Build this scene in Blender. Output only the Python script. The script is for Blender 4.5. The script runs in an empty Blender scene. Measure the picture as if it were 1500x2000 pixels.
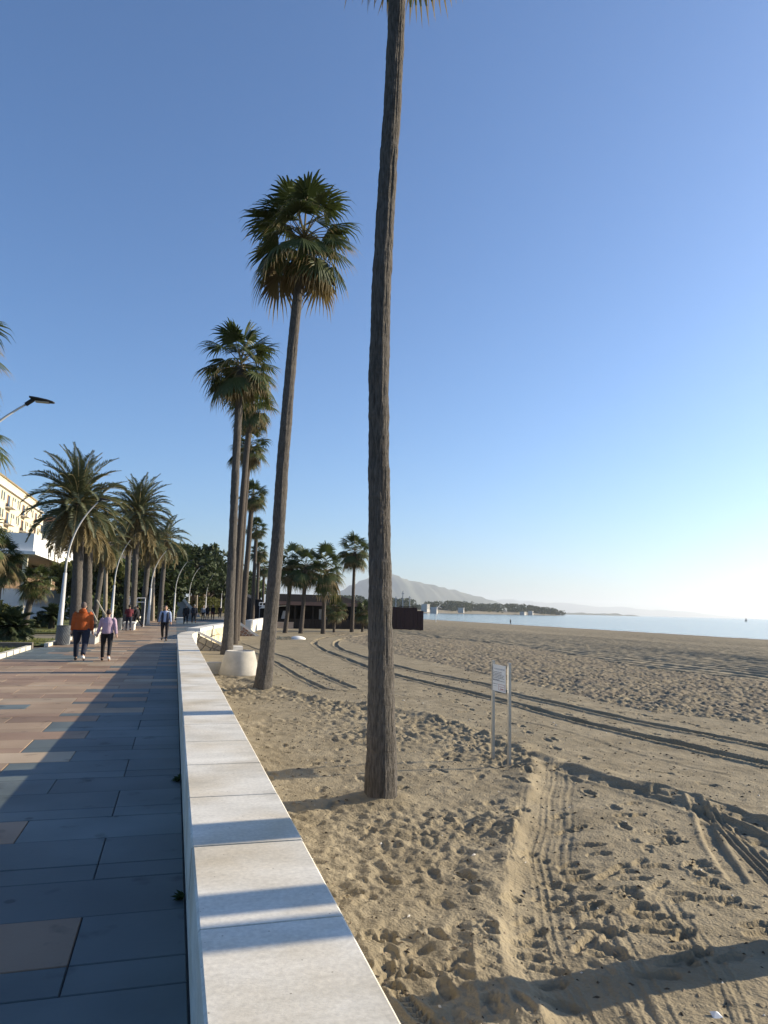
import bpy, math, random
import numpy as np
from mathutils import Vector, Matrix
SC = bpy.context.scene
COL = SC.collection
R = math.radians
# ---------------------------------------------------------------- camera
# world: Y runs along the sea wall, X points to the sea, Z up; promenade level z = 0
F, SLOPE, HC, CAMH, YAW = 1387.0, 0.0245, 1190.5, 1.75, R(16.09)
ROLL = math.atan(SLOPE); PITCH = math.atan((HC-1000)*math.cos(ROLL)/F)
R0 = Vector((math.cos(YAW), -math.sin(YAW), 0)); F0 = Vector((math.sin(YAW), math.cos(YAW), 0)); Z0 = Vector((0,0,1))
FW = F0*math.cos(PITCH)+Z0*math.sin(PITCH); U0 = Z0*math.cos(PITCH)-F0*math.sin(PITCH)
CR = R0*math.cos(ROLL)+U0*math.sin(ROLL); CU = U0*math.cos(ROLL)-R0*math.sin(ROLL)
cd = bpy.data.cameras.new('camera'); cam = bpy.data.objects.new('camera', cd); COL.objects.link(cam)
cd.sensor_fit = 'VERTICAL'; cd.sensor_height = 36; cd.lens = F/2000*36; cd.clip_start = .05; cd.clip_end = 40000
m = Matrix((CR, CU, -FW)).transposed().to_4x4(); m.translation = (0,0,CAMH); cam.matrix_world = m
SC.camera = cam
# ---------------------------------------------------------------- sky, sun, exposure
SUN_AZ, SUN_EL = R(87.7), R(20.5)
w = bpy.data.worlds.new('World'); SC.world = w; w.use_nodes = True
nt = w.node_tree; bg = nt.nodes['Background']
sky = nt.nodes.new('ShaderNodeTexSky'); sky.sky_type = 'NISHITA'; sky.sun_disc = False
sky.sun_elevation = SUN_EL; sky.sun_rotation = SUN_AZ; sky.altitude = 0; sky.air_density = 1.0; sky.dust_density = 0.9; sky.ozone_density = 6.2
nt.links.new(sky.outputs[0], bg.inputs[0]); bg.inputs[1].default_value = 0.108
sl = bpy.data.lights.new('sun', 'SUN'); so = bpy.data.objects.new('sun', sl); COL.objects.link(so)
sl.energy = 5.0; sl.angle = R(.53); sl.color = (1, .86, .65)
S = Vector((math.cos(SUN_EL)*math.sin(SUN_AZ), math.cos(SUN_EL)*math.cos(SUN_AZ), math.sin(SUN_EL)))
so.rotation_euler = (-S).to_track_quat('-Z', 'Y').to_euler(); so.location = (40, 0, 40)
vs = SC.view_settings; vs.view_transform = 'Standard'; vs.look = 'None'; vs.gamma = 1; vs.use_curve_mapping = False
vs.exposure = 0.87
SC.cycles.use_denoising = True
SC.cycles.max_bounces = 6; SC.cycles.volume_bounces = 0; SC.cycles.transparent_max_bounces = 8
SC.cycles.caustics_reflective = False; SC.cycles.caustics_refractive = False
# ---------------------------------------------------------------- pixel -> place helpers (photo is 1500 x 2000)
def ray(px, py):
    return (CR*(px-750)+CU*(1000-py)+FW*F).normalized()
def G(px, py, z=0.0):
    d = ray(px, py); t = (z-CAMH)/d.z; return Vector((0,0,CAMH))+d*t
def AT(px, py, Y):
    d = ray(px, py); return Vector((0,0,CAMH))+d*(Y/d.y)
def zs(x):
    return -.5 if x < 20 else -.5-(x-20)*1.6/87
def GS(px, py):
    z = -.5
    for i in range(30):
        p = G(px, py, z); z = .5*z+.5*zs(p.x)
    return p
# ---------------------------------------------------------------- materials
MATS = {}
def mat(name, c1, c2=None, scale=4, rough=.8, bump=0, bscale=None, stretch=(1,1,1), spec=.3, detail=6, coord='Object', metal=0, trans=0, contrast=(.3,.7), bdist=.02):
    if name in MATS: return MATS[name]
    M = bpy.data.materials.new(name); M.use_nodes = True; MATS[name] = M
    n, l = M.node_tree.nodes, M.node_tree.links
    b = n['Principled BSDF']; b.inputs['Roughness'].default_value = rough; b.inputs['Specular IOR Level'].default_value = spec
    b.inputs['Metallic'].default_value = metal
    tc = n.new('ShaderNodeTexCoord'); mp = n.new('ShaderNodeMapping'); l.new(tc.outputs[coord], mp.inputs[0]); mp.inputs['Scale'].default_value = stretch
    col = None
    if c2 is not None:
        nz = n.new('ShaderNodeTexNoise'); nz.inputs['Scale'].default_value = scale; nz.inputs['Detail'].default_value = detail; nz.inputs['Roughness'].default_value = .6
        l.new(mp.outputs[0], nz.inputs['Vector'])
        rp = n.new('ShaderNodeValToRGB'); rp.color_ramp.elements[0].position = contrast[0]; rp.color_ramp.elements[1].position = contrast[1]
        rp.color_ramp.elements[0].color = (*c1, 1); rp.color_ramp.elements[1].color = (*c2, 1)
        l.new(nz.outputs['Fac'], rp.inputs[0]); l.new(rp.outputs[0], b.inputs['Base Color']); col = rp.outputs[0]
    else:
        b.inputs['Base Color'].default_value = (*c1, 1)
    if bump:
        bz = n.new('ShaderNodeTexNoise'); bz.inputs['Scale'].default_value = bscale or scale*3; bz.inputs['Detail'].default_value = 8
        l.new(mp.outputs[0], bz.inputs['Vector'])
        bp = n.new('ShaderNodeBump'); bp.inputs['Strength'].default_value = bump; bp.inputs['Distance'].default_value = bdist
        l.new(bz.outputs['Fac'], bp.inputs['Height']); l.new(bp.outputs[0], b.inputs['Normal'])
    if trans:
        t = n.new('ShaderNodeBsdfTranslucent'); mx = n.new('ShaderNodeMixShader'); mx.inputs[0].default_value = trans
        if col: l.new(col, t.inputs[0])
        else: t.inputs[0].default_value = (*c1, 1)
        l.new(b.outputs[0], mx.inputs[1]); l.new(t.outputs[0], mx.inputs[2]); l.new(mx.outputs[0], n['Material Output'].inputs[0])
    return M
# ---------------------------------------------------------------- mesh helpers
class MB:
    def __init__(s): s.v = []; s.f = []; s.m = []
    def add(s, verts, faces, mi=0):
        o = len(s.v); s.v += [tuple(p) for p in verts]; s.f += [tuple(i+o for i in f) for f in faces]; s.m += [mi]*len(faces)
    def box(s, x0, x1, y0, y1, z0, z1, mi=0, ch=0):
        if ch:
            c = ch
            vs_ = [(x0,y0,z0),(x1,y0,z0),(x1,y1,z0),(x0,y1,z0),(x0,y0,z1-c),(x1,y0,z1-c),(x1,y1,z1-c),(x0,y1,z1-c),(x0+c,y0+c,z1),(x1-c,y0+c,z1),(x1-c,y1-c,z1),(x0+c,y1-c,z1)]
            fs = [(3,2,1,0)]+[(i,(i+1)%4,4+(i+1)%4,4+i) for i in range(4)]+[(4+i,4+(i+1)%4,8+(i+1)%4,8+i) for i in range(4)]+[(8,9,10,11)]
            s.add(vs_, fs, mi)
        else:
            s.add([(x0,y0,z0),(x1,y0,z0),(x1,y1,z0),(x0,y1,z0),(x0,y0,z1),(x1,y0,z1),(x1,y1,z1),(x0,y1,z1)],
                  [(3,2,1,0),(4,5,6,7),(0,1,5,4),(1,2,6,5),(2,3,7,6),(3,0,4,7)], mi)
    def obox(s, a, b, w, z0, z1, mi=0):   # upright box along the ground line a-b, w wide (centred)
        a = Vector((a[0],a[1],0)); b = Vector((b[0],b[1],0)); d = (b-a).normalized(); n = Vector((-d.y,d.x,0))*(w/2)
        q = [a-n, b-n, b+n, a+n]
        s.add([(p.x,p.y,z0) for p in q]+[(p.x,p.y,z1) for p in q], [(3,2,1,0),(4,5,6,7),(0,1,5,4),(1,2,6,5),(2,3,7,6),(3,0,4,7)], mi)
    def tube(s, pts, rad, n=8, mi=0, caps=True, ell=None):
        pts = [Vector(p) for p in pts]; k = len(pts)
        if not hasattr(rad, '__len__'): rad = [rad]*k
        rings = []; ref = None
        for i, p in enumerate(pts):
            t = (pts[min(i+1,k-1)]-pts[max(i-1,0)]).normalized()
            if ref is None:
                ref = Vector((1,0,0)) if abs(t.x) < .9 else Vector((0,1,0))
            a = (ref-t*ref.dot(t)).normalized(); b = t.cross(a); ref = a
            ea, eb = ell[i] if ell else (1,1)
            rings.append([p+a*(math.cos(2*math.pi*j/n)*rad[i]*ea)+b*(math.sin(2*math.pi*j/n)*rad[i]*eb) for j in range(n)])
        o = len(s.v)
        for r_ in rings: s.v += [tuple(q) for q in r_]
        for i in range(k-1):
            for j in range(n):
                s.f.append((o+i*n+j, o+i*n+(j+1)%n, o+(i+1)*n+(j+1)%n, o+(i+1)*n+j)); s.m.append(mi)
        if caps:
            s.f.append(tuple(o+j for j in reversed(range(n)))); s.m.append(mi)
            s.f.append(tuple(o+(k-1)*n+j for j in range(n))); s.m.append(mi)
    def ball(s, c, r, n=10, k=7, mi=0):
        rx, ry, rz = r if hasattr(r, '__len__') else (r,r,r)
        vs_ = [(c[0],c[1],c[2]-rz)]; fs = []
        for i in range(1,k):
            a = -math.pi/2+math.pi*i/k
            for j in range(n): b = 2*math.pi*j/n; vs_.append((c[0]+rx*math.cos(a)*math.cos(b), c[1]+ry*math.cos(a)*math.sin(b), c[2]+rz*math.sin(a)))
        vs_.append((c[0],c[1],c[2]+rz)); T = len(vs_)-1
        for j in range(n):
            fs.append((0,1+(j+1)%n,1+j)); fs.append((T,T-n+j,T-n+(j+1)%n))
            for i in range(k-2): a = 1+i*n; fs.append((a+j,a+(j+1)%n,a+n+(j+1)%n,a+n+j))
        s.add(vs_, fs, mi)
    def lathe(s, prof, n=24, c=(0,0,0), mi=0):
        o = []; fs = []
        for r_, z in prof:
            for j in range(n): a = 2*math.pi*j/n; o.append((c[0]+r_*math.cos(a), c[1]+r_*math.sin(a), c[2]+z))
        for i in range(len(prof)-1):
            for j in range(n): fs.append((i*n+j, i*n+(j+1)%n, (i+1)*n+(j+1)%n, (i+1)*n+j))
        s.add(o, fs, mi)
    def poly_prism(s, pts, z0, z1, mi=0):
        n = len(pts); s.add([(x,y,z0) for x,y in pts]+[(x,y,z1) for x,y in pts], [tuple(reversed(range(n))), tuple(range(n,2*n))]+[(i,(i+1)%n,n+(i+1)%n,n+i) for i in range(n)], mi)
    def mesh(s, name, mats, smooth=False):
        me = bpy.data.meshes.new(name); me.from_pydata(s.v, [], s.f); 
        for M in (mats if isinstance(mats,(list,tuple)) else [mats]): me.materials.append(M)
        if len(me.materials) > 1: me.polygons.foreach_set('material_index', s.m)
        if smooth: me.polygons.foreach_set('use_smooth', [True]*len(me.polygons))
        me.update(); return me
def ob(name, me, parent=None, loc=(0,0,0), rz=0, label=None, cat=None, group=None, kind=None):
    o = bpy.data.objects.new(name, me); COL.objects.link(o); o.location = loc; o.rotation_euler = (0,0,rz)
    if parent: o.parent = parent
    if label: o['label'] = label
    if cat: o['category'] = cat
    if group: o['group'] = group
    if kind: o['kind'] = kind
    return o
def root(name, loc, label, cat, group=None, rz=0): return ob(name, None, None, loc, rz, label, cat, group)
# ---------------------------------------------------------------- shared materials
CONC = mat('pale_concrete', (.60,.58,.53), (.74,.71,.65), 3, .75, .25, 60, bdist=.004)
CONC2 = mat('grey_concrete', (.36,.35,.32), (.48,.47,.43), 3, .85, .3, 40, bdist=.005)
WHITE = mat('white_paint', (.74,.74,.72), (.80,.80,.78), 2, .6)
DARK = mat('dark_metal', (.02,.021,.023), None, rough=.45)
STEEL = mat('galvanised_steel', (.42,.42,.41), (.5,.5,.49), 8, .38, metal=.85)
# ================================================================ SAND
rng = np.random.default_rng(5)
def _h(ix, iy, seed):
    n = (ix*374761393+iy*668265263+seed*982451653) & 0xffffffff
    n = ((n ^ (n >> 13))*1274126177) & 0xffffffff
    return ((n ^ (n >> 16)) & 0xffff)/65535.0
def vn(x, y, s=0):
    ix = np.floor(x).astype(np.int64); iy = np.floor(y).astype(np.int64); fx = x-ix; fy = y-iy
    fx = fx*fx*(3-2*fx); fy = fy*fy*(3-2*fy)
    return (_h(ix,iy,s)*(1-fx)+_h(ix+1,iy,s)*fx)*(1-fy)+(_h(ix,iy+1,s)*(1-fx)+_h(ix+1,iy+1,s)*fx)*fy
def fbm(x, y, sc, s=0, o=3):
    r = 0; a = 1; t = 0
    for i in range(o):
        r = r+a*(vn(x/sc+17.3*i, y/sc-9.1*i, s+i)-.5); t += a; a *= .55; sc *= .5
    return r/t*2
TH = np.concatenate([np.linspace(R(-40),R(-2),40)[:-1], np.linspace(R(-2),R(50),590)[:-1], np.linspace(R(50),R(100),60)])
KR = .0034; NR = 1500; R0s = 2.1
RR = R0s*np.exp(KR*np.arange(NR))
RR = np.concatenate([[.3,.8,1.4], RR]); NR = len(RR); NT = len(TH)
X = RR[:,None]*np.sin(TH)[None,:]; Y = RR[:,None]*np.cos(TH)[None,:]
Zb = np.where(X < 20, -.5, -.5-(X-20)*1.6/87); Zb = np.maximum(Zb, -6)
dist = np.broadcast_to(RR[:,None], X.shape)
Z = np.zeros_like(X)
def inpoly(pts, x, y):
    ins = np.zeros(x.shape, bool); n = len(pts)
    for i in range(n):
        x0,y0 = pts[i]; x1,y1 = pts[(i+1)%n]
        if y0 == y1: continue
        c = ((y0 > y) != (y1 > y)) & (x < (x1-x0)*(y-y0)/(y1-y0)+x0); ins ^= c
    return ins
def W2(l): return [tuple(GS(*p)[:2]) for p in l]
def pathd(pts, margin):
    """signed distance (+ = right of travel) and arc length for grid points near a polyline"""
    P = np.array(pts); lo = P.min(0)-margin; hi = P.max(0)+margin
    idx = np.nonzero((X > lo[0]) & (X < hi[0]) & (Y > lo[1]) & (Y < hi[1]))
    x = X[idx]; y = Y[idx]; best = np.full(x.shape, 1e9); sg = np.zeros(x.shape); al = np.zeros(x.shape); acc = 0
    for i in range(len(P)-1):
        a = P[i]; d = P[i+1]-a; L = math.hypot(*d); d = d/L
        t = np.clip((x-a[0])*d[0]+(y-a[1])*d[1], 0, L)
        dx = x-a[0]-d[0]*t; dy = y-a[1]-d[1]*t; q = np.hypot(dx, dy); k = q < best
        best[k] = q[k]; sg[k] = np.sign(dx*d[1]-dy*d[0])[k]; al[k] = acc+t[k]; acc += L
    return idx, best*np.where(sg == 0, 1, sg), al
def smooth_path(pts, n=8):
    P = [Vector((p[0],p[1])) for p in pts]; out = []
    for i in range(len(P)-1):
        p0 = P[max(i-1,0)]; p1 = P[i]; p2 = P[i+1]; p3 = P[min(i+2,len(P)-1)]
        for k in range(n):
            t = k/n; out.append(tuple(.5*((2*p1)+(p2-p0)*t+(2*p0-5*p1+4*p2-p3)*t*t+(3*p1-p0-3*p2+p3)*t**3)))
    out.append(tuple(P[-1])); return out
edge_px = [(440,1322),(500,1335),(640,1372),(800,1392),(960,1440),(1048,1475),(1250,1532),(1500,1612),(1900,1745)]
ridge_px = [(1050,1475),(1028,1560),(1003,1640),(985,1720),(975,1790),(983,1870),(1005,1920),(1040,1975),(1110,2080)]
E_ = smooth_path(W2(edge_px)); RG = smooth_path(W2(ridge_px))
tramp = inpoly(E_[:E_.index(min(E_, key=lambda p: (p[0]-RG[0][0])**2+(p[1]-RG[0][1])**2))]+RG+[(1.2,1.0),(.5,1.0),(.5,24)], X, Y)
clump = inpoly(W2([(640,1236),(770,1238),(1016,1262),(1253,1304),(1500,1332),(2300,1430),(2300,1560),(1500,1415),(1253,1386),(997,1327),(770,1277),(690,1255)]), X, Y)
near = np.clip((60-dist)/40, 0, 1)
# broad undulation and grain everywhere
Z += .05*fbm(X, Y, 3.2, 1)+.012*fbm(X, Y, .45, 3)+.009*fbm(X, Y, .12, 9, 2)*np.clip(1.4-dist/40, .6, 1.4)
right = (~tramp) & (~clump) & (X < 12)
tw = tramp.astype(float)
lump = np.abs(fbm(X, Y, .21, 21, 3)); lump2 = fbm(X, Y, .12, 31, 2)
patch = np.clip(.55+1.1*fbm(X, Y, 1.8, 77, 2), .12, 1.15)
far_t = np.clip((dist-4)/6, .3, 1)
Z += tw*(.075*(.35-lump)*patch+.05*lump2*patch+.028*fbm(X, Y, .08, 35, 2)*patch)*far_t
Z += clump*(.075*(.3-np.abs(fbm(X, Y, .24, 41, 3)))+.055*fbm(X, Y, .11, 51, 2)+.03*fbm(X, Y, .9, 53, 2))
# raked furrows running along the shore
fz = (~clump) & (X > 19.5) & (X < 103)
xx = X+.12*fbm(X, Y/6, 4, 61, 2)+.35*np.sin(Y/37.)
fur = (np.mod(xx/1.2, 1.0))
Z += fz*(.085*np.where(fur < .15, fur/.15, (1-fur)/.85)*np.clip(.85+.6*fbm(X, Y/4, 9, 71, 2), .3, 1.3)+.03*fbm(X, Y, .4, 72, 2))
# graded road beside the dozer edge: faint long scrape lines
idx, d, al = pathd(E_, 4.5)
road = (d < -.15) & (d > -4) if False else (np.abs(d) < 4.2) & (~tramp[idx]) & (~clump[idx]) & (Y[idx] > 1)
sd = np.abs(d)
Zi = Z[idx]
up = ~tramp[idx]
# clod row along the edge
cl = np.exp(-(d/.22)**2)
Zi += cl*(.03+.09*(vn(al*4.2, d*4.5, 5)-.35))
Z[idx] = Zi
# ridge, sharp on the sea side
idx, d, al = pathd(RG, .9)
sgn = d*np.sign(1)
wob = .06*fbm(al, al*0, .5, 8, 2)
dd = -d+wob
prof = np.where(dd < 0, np.exp(-(dd/.28)**2), np.exp(-(dd/.10)**2))
fade = np.clip(al/1.2, .25, 1)
Z[idx] += fade*(.07*prof*(.8+.5*fbm(al, d, .35, 88, 2))-.03*np.exp(-((dd-.35)/.3)**2))
def groove(px, offs, width, depth, margin=.8, rim=.35, wob=0, lug=None, world=None):
    P = smooth_path(world or W2(px)); idx, d, al = pathd(P, margin)
    if wob: d = d+wob*fbm(al, al*0+3, 1.1, 90, 2)
    z = 0
    for o in offs:
        q = (d-o)/width
        k = np.clip(.75+1.1*fbm(al, al*0+o*9, 1.3, 95, 3), .15, 1.3)
        if lug: k = k*.35+.65*(np.mod(al/lug+(.5 if o > 0 else 0)+.4*np.abs(q), 1) < .55)
        z = z-depth*k*np.clip(1.25-q**4*1.25, 0, 1)+rim*depth*np.exp(-((np.abs(q)-1.35)/.35)**2)
    Z[idx] += z
# the pair of deep wheel ruts sweeping across the beach
rutA = [(1700,1498),(1500,1458),(1250,1410),(997,1354),(962,1341),(860,1319),(770,1301),(718,1286),(668,1269),(655,1258),(668,1249),(720,1240),(770,1236)]
rutB = [(1700,1540),(1500,1492),(1253,1438),(1105,1403),(962,1364),(860,1340),(770,1319),(718,1303),(650,1277),(616,1261),(620,1250),(662,1241),(720,1235)]
groove(rutA, [0], .13, .10, 1.2, .35); groove(rutB, [-.075,.075], .085, .10, 1.2, .35)
groove([(1500,1530),(1250,1472),(1110,1432),(960,1398),(830,1370),(700,1337),(600,1309),(540,1290),(490,1262)], [0], .08, .008, 1, .4)
groove([(690,1345),(620,1315),(560,1285),(500,1268),(470,1256)], [-.9,0], .1, .05, 1.6, .5, lug=.12)
groove([(1500,1655),(1420,1608),(1330,1572),(1200,1532),(1100,1500)], [0], .15, .034, 1, .5, lug=.42)
groove([(1560,1650),(1480,1612),(1390,1577),(1290,1548)], [0], .12, .036, 1, .7, lug=.36)
groove([(1560,1755),(1500,1700),(1450,1650),(1410,1610),(1385,1585)], [-.1,-.035,.035,.1], .024, .014, .6, .4)
groove([(1440,1720),(1390,1640),(1372,1590),(1355,1565)], [0], .08, .022, .6, .6)
# parallel drag lines beside the ridge
groove([(1088,1488),(1080,1560),(1070,1640),(1072,1720),(1085,1800),(1110,1870),(1160,1960),(1230,2080)], [-.22,-.13,.0,.07,.13,.32], .026, .0042, .8, .4, wob=.07)
groove([(1440,2000),(1400,1900),(1330,1800),(1300,1760)], [-.05,.05], .025, .006, .4, .5, wob=.03)
groove([(1290,2000),(1240,1900),(1205,1830),(1190,1790)], [-.05,.05], .03, .007, .4, .5, wob=.05)
# lugged tyre print at the bottom
groove([(945,2010),(935,1960),(928,1900),(925,1850),(922,1810)], [-.09,.09], .085, .016, .5, .3, lug=.17)
groove([(770,1930),(820,1985),(860,2010)], [0], .05, .03, .3, .4, lug=.05)
def foot(cx, cy, ang, L=.29, Wd=.115, dep=.04, rim=.35):
    r = math.hypot(cx, cy); t = math.atan2(cx, cy); m_ = L*1.1
    i0 = np.searchsorted(RR, r-m_); i1 = np.searchsorted(RR, r+m_); j0 = np.searchsorted(TH, t-m_/r); j1 = np.searchsorted(TH, t+m_/r)
    if i1-i0 < 3 or j1-j0 < 3: return
    sl_ = (slice(i0,i1), slice(j0,j1)); x = X[sl_]-cx; y = Y[sl_]-cy
    a = (x*math.sin(ang)+y*math.cos(ang))/(L/2); b = (x*math.cos(ang)-y*math.sin(ang))/(Wd/2*(1-.22*np.cos(np.clip(a,-1,1)*4.2+.9)))
    q = np.sqrt(a*a+b*b)+.22*fbm(X[sl_], Y[sl_], .07, 13, 2)
    Z[sl_] += -dep*np.clip((1.12-q)*3.6, 0, 1)*(1+.25*a)+rim*dep*np.exp(-((q-1.32)/.24)**2)
R_ = random.Random(3)
# prints one can pick out right of the ridge (crop of the photo: pixel pairs)
fpx = [(500,450),(530,450),(572,440),(590,520),(640,525),(672,565),(520,605),(545,640),(575,675),(430,690),(490,715),(410,760),(465,790),(520,820),(560,768),(590,830),(640,815),(690,850),(620,875),(545,915),(610,925),(690,950),(730,970),(610,1000),(655,1018),(715,1050),(740,1070),(785,630),(795,655),(870,610),(945,632),(965,455),(985,465),(970,522),(1015,495),(1050,505),(1145,615),(1170,630),(1200,710),(1250,730),(1070,765),(1100,790),(1310,800),(1370,828),(800,740),(830,775),(860,835),(890,840),(940,880),(975,890),(980,930),(905,945),(1050,965),(1085,975),(830,325),(860,385),(790,385),(480,375),(455,385),(330,555),(380,580),(305,880),(415,1115),(440,1200),(330,990),(350,940),(240,790),(340,1055),(1080,1090),(1310,1085),(1440,920),(1470,960),(1230,790),(720,665),(850,690),(970,725),(640,730),(1100,1040),(1160,1070),(470,1290),(1060,1120),(970,1170)]
for cx, cy in fpx:
    p = GS(900+cx*.4, 1440+cy*.4); foot(p.x, p.y, R_.uniform(1.0,2.1), .23+R_.random()*.08, .08+R_.random()*.02, .022+R_.random()*.012, .2)
# feet on the graded part, in walking lines
def walk(px0, px1, jitter=.05):
    a = GS(*px0); b = GS(*px1); d_ = (b-a); L = d_.length; n = int(L/.62); ang = math.atan2(d_.x, d_.y); nn = Vector((d_.y,-d_.x,0)).normalized()
    for i in range(n):
        p = a+d_*(i/n)+nn*((.11 if i % 2 else -.11)+R_.uniform(-jitter,jitter)); foot(p.x, p.y, ang+R_.uniform(-.15,.15), .28, .11, R_.uniform(.02,.04))
for l in [((1010,1420),(1130,1480)),((1060,1445),(1180,1500)),((830,1345),(1010,1425)),((1240,1395),(1500,1440)),((560,1290),(690,1345)),((900,1330),(1400,1425)),((1120,1520),(1290,1660)),((1300,1640),(1480,1790)),((1290,1510),(1500,1545)),((850,1400),(1090,1560)),((1040,1380),(1450,1470))]: walk(*l, jitter=.12)
tp = [i for i in range(0)]
cand = 0
while cand < 620:
    t = R_.uniform(R(4),R(48)); r = 2.3+24*R_.random()**1.5; x = r*math.sin(t); y = r*math.cos(t)
    i = np.searchsorted(RR, r); j = np.searchsorted(TH, t); cand += 1
    if x < .75: continue
    if tramp[min(i,NR-1), min(j,NT-1)]: foot(x, y, R_.uniform(-.6,1.6), R_.uniform(.18,.28), R_.uniform(.08,.12), R_.uniform(.014,.03), .22)
    elif R_.random() < .08 and x < 10: foot(x, y, R_.uniform(-.6,1.6), R_.uniform(.12,.28), R_.uniform(.07,.11), R_.uniform(.01,.03))
for tx, ty in ((2.42,8.47),(2.38,19.8)):
    dd_ = np.hypot(X-tx, Y-ty); Z += .07*np.exp(-(dd_/.42)**2)*(1+.6*fbm(X, Y, .25, 19, 2))
# drift of loose sand against the wall, hollow round the first trunk
Z += .12*np.exp(-((X-.72)/.35)**2)*(Y < 31)*(X > .3)*(1+.4*fbm(X, Y, 1.1, 15, 2))
Z = Zb+Z
Z[(X < .55) & (Y < 33)] = -.62
Z[(X < -2)] = -.62
me = bpy.data.meshes.new('beach')
V = np.stack([X, Y, Z], -1).reshape(-1,3)
ii, jj = np.meshgrid(np.arange(NR-1), np.arange(NT-1), indexing='ij'); a = (ii*NT+jj).ravel()
Q = np.stack([a, a+1, a+NT+1, a+NT], -1)
Q = Q[:, ::-1]
me.vertices.add(len(V)); me.vertices.foreach_set('co', V.ravel())
me.loops.add(Q.size); me.loops.foreach_set('vertex_index', Q.ravel().astype(np.int32))
me.polygons.add(len(Q)); me.polygons.foreach_set('loop_start', (np.arange(len(Q))*4).astype(np.int32))
me.update(calc_edges=True); me.polygons.foreach_set('use_smooth', [True]*len(Q))
SAND = mat('sand', (.21,.174,.112), (.31,.263,.178), 1.6, .95, .9, 38, detail=9, bdist=.02, spec=.15)
# damp, darker sand where the tractor turned it over, and towards the water
n, l = SAND.node_tree.nodes, SAND.node_tree.links
b = n['Principled BSDF']
geo = n.new('ShaderNodeNewGeometry'); sx = n.new('ShaderNodeSeparateXYZ'); l.new(geo.outputs['Position'], sx.inputs[0])
mr = n.new('ShaderNodeMapRange'); mr.inputs[1].default_value = 90; mr.inputs[2].default_value = 104; l.new(sx.outputs['X'], mr.inputs[0])
at_ = n.new('ShaderNodeAttribute'); at_.attribute_name = 'damp'
ad = n.new('ShaderNodeMath'); ad.operation = 'MAXIMUM'; l.new(mr.outputs[0], ad.inputs[0]); l.new(at_.outputs['Fac'], ad.inputs[1])
mx = n.new('ShaderNodeMix'); mx.data_type = 'RGBA'; mx.inputs['B'].default_value = (.19,.16,.12,1)
src = b.inputs['Base Color'].links[0].from_socket; l.new(src, mx.inputs['A']); l.new(ad.outputs[0], mx.inputs['Factor']); l.new(mx.outputs['Result'], b.inputs['Base Color'])
dm = me.attributes.new('damp', 'FLOAT', 'POINT')
dv = np.clip(clump*(.38+.5*fbm(X, Y, .8, 91, 2)), 0, .7); dm.data.foreach_set('value', dv.ravel().astype(np.float32))
me.materials.append(SAND)
beach = ob('beach_sand', me, kind='structure')
def sandz(x, y):
    r = math.hypot(x, y); t = math.atan2(x, y); return float(Z[min(np.searchsorted(RR, r), NR-1), min(np.searchsorted(TH, t), NT-1)])
# ================================================================ SEA
SEA = mat('sea_water', (.05,.10,.13), None, rough=.12, spec=.5)
n, l = SEA.node_tree.nodes, SEA.node_tree.links; b = n['Principled BSDF']; b.inputs['IOR'].default_value = 1.33
tc = n.new('ShaderNodeTexCoord'); mp = n.new('ShaderNodeMapping'); mp.inputs['Scale'].default_value = (.5,.10,1); mp.inputs['Rotation'].default_value = (0,0,.15)
nz = n.new('ShaderNodeTexNoise'); nz.inputs['Scale'].default_value = 1; nz.inputs['Detail'].default_value = 5; bp = n.new('ShaderNodeBump'); bp.inputs['Strength'].default_value = .5; bp.inputs['Distance'].default_value = .6
l.new(tc.outputs['Object'], mp.inputs[0]); l.new(mp.outputs[0], nz.inputs['Vector']); l.new(nz.outputs['Fac'], bp.inputs['Height']); l.new(bp.outputs[0], b.inputs['Normal'])
mb = MB(); mb.add([(60,-3000,-2.1),(21500,-3000,-2.1),(21500,20500,-2.1),(60,20500,-2.1)], [(0,1,2,3)])
ob('sea', mb.mesh('sea', SEA), kind='structure')
foam = mat('foam', (.75,.76,.76), (.6,.63,.65), 1, .7)
mb = MB()
for i in range(60):
    y0 = 40+i*8.; x0 = 108.2+.8*math.sin(i*.7)+.5*math.sin(i*1.9); x1 = 108.2+.8*math.sin((i+1)*.7)+.5*math.sin((i+1)*1.9); wd = .35+.25*math.sin(i*2.3)
    wd2 = .35+.25*math.sin((i+1)*2.3)
    mb.add([(x0,y0,-2.085),(x0+wd,y0,-2.085),(x1+wd2,y0+8,-2.085),(x1,y0+8,-2.085)], [(0,1,2,3)])
ob('foam_line', mb.mesh('foam_line', foam), kind='structure')

# scattered shell bits, twigs and crumbs
mb = MB(); rr_ = random.Random(77)
for i in range(4200):
    t = rr_.uniform(R(3),R(47)); r = 2.4+26*rr_.random()**1.7; x = r*math.sin(t); y = r*math.cos(t)
    if x < .8: continue
    z = sandz(x, y); q = rr_.uniform(.003,.009)*(1+r/14); a = rr_.uniform(0,6.28); e = rr_.uniform(1,3.2)
    c_, s_ = math.cos(a)*q, math.sin(a)*q
    mb.add([(x+c_*e,y+s_*e,z),(x-s_,y+c_,z),(x-c_*e,y-s_*e,z),(x+s_,y-c_,z),(x,y,z+q*1.1)], [(0,1,4),(1,2,4),(2,3,4),(3,0,4)], 0 if rr_.random() < .5 else (1 if rr_.random() < .93 else 2))
ob('beach_debris', mb.mesh('beach_debris', [mat('twig_bits', (.05,.038,.025), None), mat('sand_crumb', (.24,.19,.125), None), mat('shell_bits', (.55,.52,.46), None)]), None, label='tiny twigs, crumbs and shell bits strewn over the sand', cat='debris', kind='stuff')
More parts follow.
